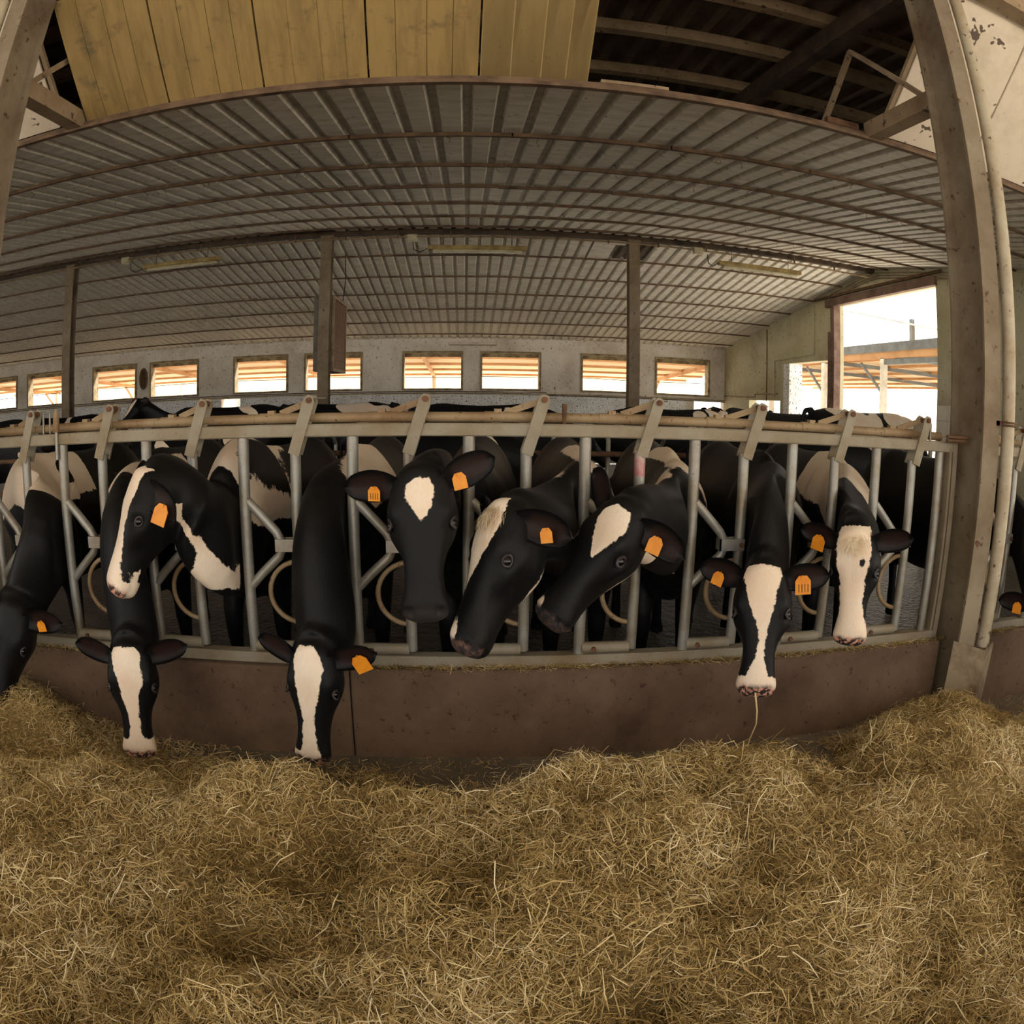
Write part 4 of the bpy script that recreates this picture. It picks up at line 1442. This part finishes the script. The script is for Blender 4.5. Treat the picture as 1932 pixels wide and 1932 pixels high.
back_cow('alert cow with heart-shaped white forehead looking along the back wall', -3.95, 9.0, -96, 1.70, 3, 62, .2, 1.17)
back_cow('black cow standing crosswise behind the patchy feeding cow', -6.4, 8.2, 85, 1.15, 5, 0, .1, 1.16)
back_cow('dark cow beside the ridge post near the oval plaque', -7.3, 9.7, -80, 1.0, 7, 0, .12)
back_cow('black and white cow under the brown hanging box', -2.6, 9.9, -75, 1.2, 9, 20, .3, 1.17)
back_cow('black cow standing behind the diamond-faced cow', .9, 9.0, 95, 1.15, 12, 0, .1)
back_cow('black cow with a white flank patch near the ridge post under the torn ceiling', 2.4, 10.0, -88, 1.1, 15, 0, .28)
back_cow('striped-faced cow looking in front of the low opening in the back wall', 5.75, 14.2, -60, 1.55, 18, 10, .2, 1.2)
back_cow('dark cow resting its back toward the gable opening', 6.15, 10.6, 70, 1.0, 21, 0, .12, 1.17)
back_cow('white-backed cow in front of the tall gable opening', 6.2, 8.4, 95, 1.0, 24, 0, .4, 1.24)
back_cow('large black cow standing behind the white-faced cow', 3.45, 5.65, 62, 1.0, 30, 0, .12, 1.03)
back_cow('black cow in the stalls behind the cow turned in profile', -2.2, 6.1, 100, .95, 33, 0, .22, .98)
back_cow('dark cow lying low in the middle stalls behind the row', .2, 6.25, 80, .9, 37, 0, .18, .98)
back_cow('patchy cow at the stalls before the steel door post', 3.0, 7.65, -85, .95, 41, 0, .3, .98)

# ------------------------------------------------------------------ hay
def vnoise(x, y, seed):
    r = np.random.default_rng(seed)
    tab = r.random((64, 64))
    xi, yi = np.floor(x).astype(int), np.floor(y).astype(int)
    fx, fy = x - xi, y - yi
    fx, fy = fx * fx * (3 - 2 * fx), fy * fy * (3 - 2 * fy)
    g = lambda i, j: tab[i % 64, j % 64]
    return (g(xi, yi) * (1 - fx) + g(xi + 1, yi) * fx) * (1 - fy) + (g(xi, yi + 1) * (1 - fx) + g(xi + 1, yi + 1) * fx) * fy


def sstep(a, b, x):
    t = np.clip((x - a) / (b - a), 0, 1)
    return t * t * (3 - 2 * t)


def hay_z(x, y):
    base = 0.40 * sstep(2.30, 1.55, y) - 0.015
    front = 1.98 + 0.16 * (vnoise(x * 1.7 + 9, x * 0 + 3.3, 5) - .5)
    crest = 0.10 * np.exp(-((y - 1.80) / .16) ** 2)
    z = base + crest * (0.4 + 1.2 * vnoise(x * 2.1 + 3, y * 1.5, 6))
    z += 0.34 * np.exp(-(((x + 2.25) / .55) ** 2 + ((y - 2.42) / .38) ** 2))          # heap under the far feeding cow
    z += 0.02 * np.exp(-(((x + 1.45) / .45) ** 2 + ((y - 2.35) / .25) ** 2))
    z += 0.07 * np.exp(-(((x + .72) / .35) ** 2 + ((y - 2.40) / .22) ** 2))
    z += 0.17 * np.exp(-(((x - .80) / .42) ** 2 + ((y - 2.12) / .22) ** 2))           # small heap in front of the kerb
    z += 0.31 * np.exp(-(((x - 2.25) / .52) ** 2 + ((y - 2.30) / .32) ** 2))          # heap at the column foot
    z += 0.10 * np.exp(-(((x - 1.9) / .5) ** 2 + ((y - 1.7) / .3) ** 2))
    z -= 0.16 * np.exp(-(((x + .15) / .55) ** 2 + ((y - 2.12) / .16) ** 2))           # trampled hollow down to the floor
    z -= 0.10 * np.exp(-(((x - 1.35) / .28) ** 2 + ((y - 2.38) / .16) ** 2))
    amp = sstep(2.6, 1.9, y) * .7 + .3
    z += amp * (0.23 * (vnoise(x * 2.6, y * 2.6, 1) - .5) + 0.15 * (vnoise(x * 5.5, y * 5.5, 2) - .5) + 0.05 * (vnoise(x * 12, y * 12, 3) - .5) + 0.02 * (vnoise(x * 26, y * 26, 4) - .5))
    edge = np.exp(-((y - 2.66) / .09) ** 2)
    return np.maximum(z, -0.02)


gx = np.linspace(-4.6, 4.6, 340)
gy = np.linspace(-0.6, 2.685, 130)
GX, GY_ = np.meshgrid(gx, gy)
GZ = hay_z(GX, GY_)
vs = np.stack([GX.ravel(), GY_.ravel(), GZ.ravel() - 0.034], 1)
nx_, ny_ = len(gx), len(gy)
idx = (np.arange(ny_ - 1)[:, None] * nx_ + np.arange(nx_ - 1)[None, :]).ravel()
fs = np.stack([idx, idx + 1, idx + nx_ + 1, idx + nx_], 1)
# a skirt closes the heap down to the floor
me = bpy.data.meshes.new('hay_heap')
me.from_pydata(vs.tolist(), [], fs.tolist())
me.polygons.foreach_set('use_smooth', np.ones(len(fs), bool))
me.materials.append(M['hay_under'])
heap = link('hay_heap', me)
tag(heap, 'loose heaps of dry hay spread along the feed kerb', 'hay', kind='stuff')


def strands(name, x, y, z, parent, length, width, lift, seed, tint_shift=0.0, flat=0.5):
    r = np.random.default_rng(seed)
    n = len(x)
    e = 0.02
    dzx = (hay_z(x + e, y) - hay_z(x - e, y)) / (2 * e)
    dzy = (hay_z(x, y + e) - hay_z(x, y - e)) / (2 * e)
    N = np.stack([-dzx, -dzy, np.ones(n)], 1)
    N /= np.linalg.norm(N, axis=1)[:, None]
    ang = r.uniform(0, 2 * np.pi, n) + 1.6 * (vnoise(x * 4, y * 4, 21) - .5)
    T = np.stack([np.cos(ang), np.sin(ang), np.zeros(n)], 1)
    T -= N * (T * N).sum(1)[:, None]
    T /= np.linalg.norm(T, axis=1)[:, None]
    up = np.clip(r.normal(0, flat, n), -1.1, 1.3)
    T = T + N * up[:, None]
    T /= np.linalg.norm(T, axis=1)[:, None]
    S = np.cross(N + r.normal(0, .6, (n, 3)), T)
    S /= np.linalg.norm(S, axis=1)[:, None] + 1e-9
    Bn = np.cross(T, S)
    L = r.uniform(*length, n) * r.uniform(.6, 1.15, n)
    Wd = r.uniform(*width, n)
    P = np.stack([x, y, z], 1) + N * (r.uniform(*lift, n))[:, None]
    bend = r.normal(0, .22, n)[:, None] * L[:, None] * Bn + r.normal(0, .16, n)[:, None] * L[:, None] * S
    a = P - T * (L / 2)[:, None]
    m = P + bend * .6
    b = P + T * (L / 2)[:, None]
    hw = (S * Wd[:, None]) * .5
    V = np.stack([a - hw * .7, a + hw * .7, m - hw, m + hw, b - hw * .5, b + hw * .5], 1).reshape(-1, 3)
    F = (np.arange(n)[:, None] * 6 + np.array([0, 1, 3, 2, 2, 3, 5, 4])[None]).ravel().astype(np.int32)
    me = bpy.data.meshes.new(name)
    me.vertices.add(n * 6)
    me.loops.add(n * 8)
    me.polygons.add(n * 2)
    me.vertices.foreach_set('co', V.astype(np.float32).ravel())
    me.loops.foreach_set('vertex_index', F)
    me.polygons.foreach_set('loop_start', np.arange(0, n * 8, 4, dtype=np.int32))
    me.polygons.foreach_set('loop_total', np.full(n * 2, 4, np.int32))
    tint = np.clip(r.beta(1.7, 2.0, n) * .85 + .40 * (vnoise(x * 3.2 + 7, y * 3.2, 31) - .5) + .2 * (vnoise(x * 9, y * 9 + 5, 32) - .5) + tint_shift + .10, 0, 1)
    tint = np.where(r.random(n) < .05, np.clip(tint + .35, 0, 1), tint)
    at = me.attributes.new('tint', 'FLOAT', 'POINT')
    at.data.foreach_set('value', np.repeat(tint, 6).astype(np.float32))
    me.update(calc_edges=True)
    me.materials.append(M['hay'])
    o = link(name, me, parent)
    return tag(o, kind='stuff')


r = np.random.default_rng(3)
n = 620000
rad = r.uniform(.30, 3.75, n)
az = r.uniform(-1.12, 1.14, n)
x, y = rad * np.sin(az) * 1.05, rad * np.cos(az)
ok = (y < 2.66) & (y > .12) & (np.abs(x) < 3.6)
x, y = x[ok], y[ok]
z = hay_z(x, y)
dens = np.clip((z + .01) / .06, .06, 1)
ok = r.random(len(x)) < dens
x, y, z = x[ok][:270000], y[ok][:270000], z[ok][:270000]
strands('hay_strands', x, y, z, heap, (.02, .065), (.0011, .0027), (-.030, .014), 5)
# a sparse layer of longer stalks on top
k = 9000
i = r.integers(0, len(x), k)
strands('hay_stalks', x[i] + r.normal(0, .02, k), y[i] + r.normal(0, .02, k), z[i], heap, (.05, .12), (.0018, .0036), (.002, .022), 6, .16, .4)
# thin litter on the bare floor and along the kerb top
k = 5000
fx, fy = r.uniform(-3.2, 3.4, k), r.uniform(2.1, 2.67, k)
strands('hay_litter', fx, fy, np.maximum(hay_z(fx, fy), 0.003), heap, (.03, .09), (.0014, .003), (0, .004), 8, -.05, .06)
k = 5200
fx = r.uniform(-2.9, 3.6, k)
keep = vnoise(fx * 3, fx * 0 + 1.5, 41) > .36
fx = fx[keep]
fy = r.uniform(2.70, 2.735, len(fx))
hay_z_saved = hay_z
hay_z = lambda a, b: np.full(np.shape(a), .415)
tag(strands('kerb_litter', fx, fy, np.full(len(fx), .416), None, (.02, .07), (.0012, .0028), (0, .016), 9, -.12, .25), 'bits of hay litter caught along the kerb top', 'hay', kind='stuff')
hay_z = hay_z_saved

# ------------------------------------------------------------------ stalls inside the barn
for i, (yy, xa, xb, lab) in enumerate(((6.95, -9, 7.0, 'long rusty rail of the first stall row'), (12.6, -14, 6.2, 'long rusty rail of the stall row beyond the ridge posts'))):
    t = thing('stall_rail', lab, 'rail', ((xa + xb) / 2, yy, 0), 'stall rails')
    tube('rail', [(xa, yy, 1.02), (xb, yy, 1.02)], .03, 'rust_iron', t, 10)
    tube('rail', [(xa, yy, .62), (xb, yy, .62)], .025, 'rust_iron', t, 10)
    for x in np.arange(xa + .3, xb, 2.4):
        tube('rail_post', [(x, yy, 0), (x, yy, 1.22)], .03, 'galv', t, 10)
for i, (x, yy) in enumerate(((-1.7, 7.1), (-.9, 7.1), (1.5, 7.1), (2.6, 7.1), (-8.5, 7.1), (4.1, 12.7), (4.5, 14.9))):
    pts = [(x, yy, -.01), (x, yy, 1.15), (x, yy + .12, 1.25), (x, yy + 1.5, 1.18), (x, yy + 1.75, 1.0), (x, yy + 1.7, .55), (x, yy + 1.3, .42), (x, yy, .45)]
    tag(tube('stall_divider', pts, .025, 'galv', None, 10), 'looped galvanised stall divider behind the feeding cows', 'divider', 'looped stall dividers')

# ------------------------------------------------------------------ outside the back windows: a long open shed and a pale house
t = thing('open_shed', 'long open shed with boarded roof seen through the back windows', 'shed', (-4, 25, 0))
mb = MB()
for k in range(13):
    y0 = 21.2 + k * .75
    z0 = 3.22 - .045 * (y0 - 21.2)
    z1 = z0 - .045 * .75
    o = MB().hexa([(-24, y0 + .02, z0), (10, y0 + .02, z0), (10, y0 + .73, z1), (-24, y0 + .73, z1), (-24, y0 + .02, z0 + .04), (10, y0 + .02, z0 + .04), (10, y0 + .73, z1 + .04), (-24, y0 + .73, z1 + .04)]).build('roof_board', 'shed_board', t)
    if k % 3 == 0:
        box('batten', (-24, y0 - .05, z0 - .08), (10, y0 + .06, z0), 'shed_rafter', t)
for x in (-21, -16, -11.2, -6.3, -1.4, 3.5, 8.4):
    MB().bar((x, 21.2, 3.10), (x, 30.6, 2.68), .10, .14).build('rafter', 'shed_rafter', t)
    box('post', (x - .07, 30.2, -.06), (x + .07, 30.34, 2.7), 'shed_white', t)
    MB().bar((x, 30.2, 1.9), (x, 29.2, 2.66), .07, .07).build('knee_brace', 'shed_rafter', t)
t = thing('farmhouse', 'pale farmhouse far behind the open shed', 'house', (-4, 42, 0))
box('wall', (-26, 42, -.06), (14, 50, 3.3), 'house', t)
MB().hexa([(-27, 41.5, 3.3), (15, 41.5, 3.3), (15, 50.5, 3.3), (-27, 50.5, 3.3), (-27, 45.9, 5.2), (15, 45.9, 5.2), (15, 46.1, 5.2), (-27, 46.1, 5.2)]).build('roof', 'shed_board', t)
for x in np.arange(-24, 13, 3.1):
    w = box('window', (x, 41.95, 1.3), (x + 1.5, 42.0, 2.5), 'house_win', t)
    box('pane', (x + .1, 41.93, 1.4), (x + 1.4, 41.95, 2.4), 'shed_roof', w)

# ------------------------------------------------------------------ outside the gable opening: a second shed
t = thing('side_shed', 'low steel and timber shed seen through the gable opening', 'shed', (14, 17, 0))
for k in range(12):
    x0 = 11.0 + k * .72
    z0 = 3.34 - .035 * (x0 - 11)
    z1 = z0 - .035 * .72
    MB().hexa([(x0 + .02, 11.5, z0), (x0 + .70, 11.5, z1), (x0 + .70, 34, z1), (x0 + .02, 34, z0), (x0 + .02, 11.5, z0 + .04), (x0 + .70, 11.5, z1 + .04), (x0 + .70, 34, z1 + .04), (x0 + .02, 34, z0 + .04)]).build('roof_board', 'shed_board', t)
    if k % 2:
        box('batten', (x0 - .04, 11.5, z0 - .08), (x0 + .04, 34, z0), 'shed_rafter', t)
box('edge_beam', (10.9, 11.5, 3.36), (11.02, 34, 3.60), 'shed_steel', t)
box('edge_board', (10.93, 11.5, 3.18), (10.98, 34, 3.36), 'shed_rafter', t)
box('cross_beam', (10.95, 12.0, 3.02), (11.1, 15.75, 3.16), 'shed_steel', t)
for y in (15.65, 19.05, 23, 28):
    box('post', (10.93, y - .09, -.06), (11.07, y + .09, 3.2), 'shed_white', t)
    MB().bar((11, y, 2.2), (11, y + 1.2, 3.1), .06, .06).build('knee_brace', 'shed_steel', t)
for y in (13.5, 17.4, 21.5):
    MB().bar((11, y + 1.6, 3.22), (19.5, y - 1, 2.95), .1, .12).build('rafter', 'shed_steel', t)
for y in (14.3, 18.6, 23):
    box('far_post', (19.2, y - .05, -.06), (19.3, y + .05, 3.0), 'shed_white', t)
t = thing('upper_roof', 'grey sheet roof sloping above the low side shed', 'roof', (15, 20, 4))
for k in range(10):
    y0 = 15.2 + k * 1.2
    za = 4.02 + .2 * (y0 - 14.6)
    MB().hexa([(12.2, y0, za), (12.2, y0 + 1.18, za + .236), (18, y0 + 1.18, za + .5), (18, y0, za + .26), (12.2, y0, za + .04), (12.2, y0 + 1.18, za + .276), (18, y0 + 1.18, za + .54), (18, y0, za + .30)]).build('roof_sheet', 'shed_roof', t)
for y in (16, 22, 27):
    box('post', (12.3, y, 3.33), (12.42, y + .12, 4.2 + .2 * (y - 14.6)), 'shed_steel', t)
t = thing('pale_barn', 'pale barn wall beyond the side shed', 'barn', (34, 30, 0))
box('wall', (34, 8, -.06), (36, 60, 2.6), 'house', t)
for y in np.arange(12, 58, 6):
    box('window', (33.95, y, 1.0), (34.0, y + 2.4, 2.0), 'house_win', t)
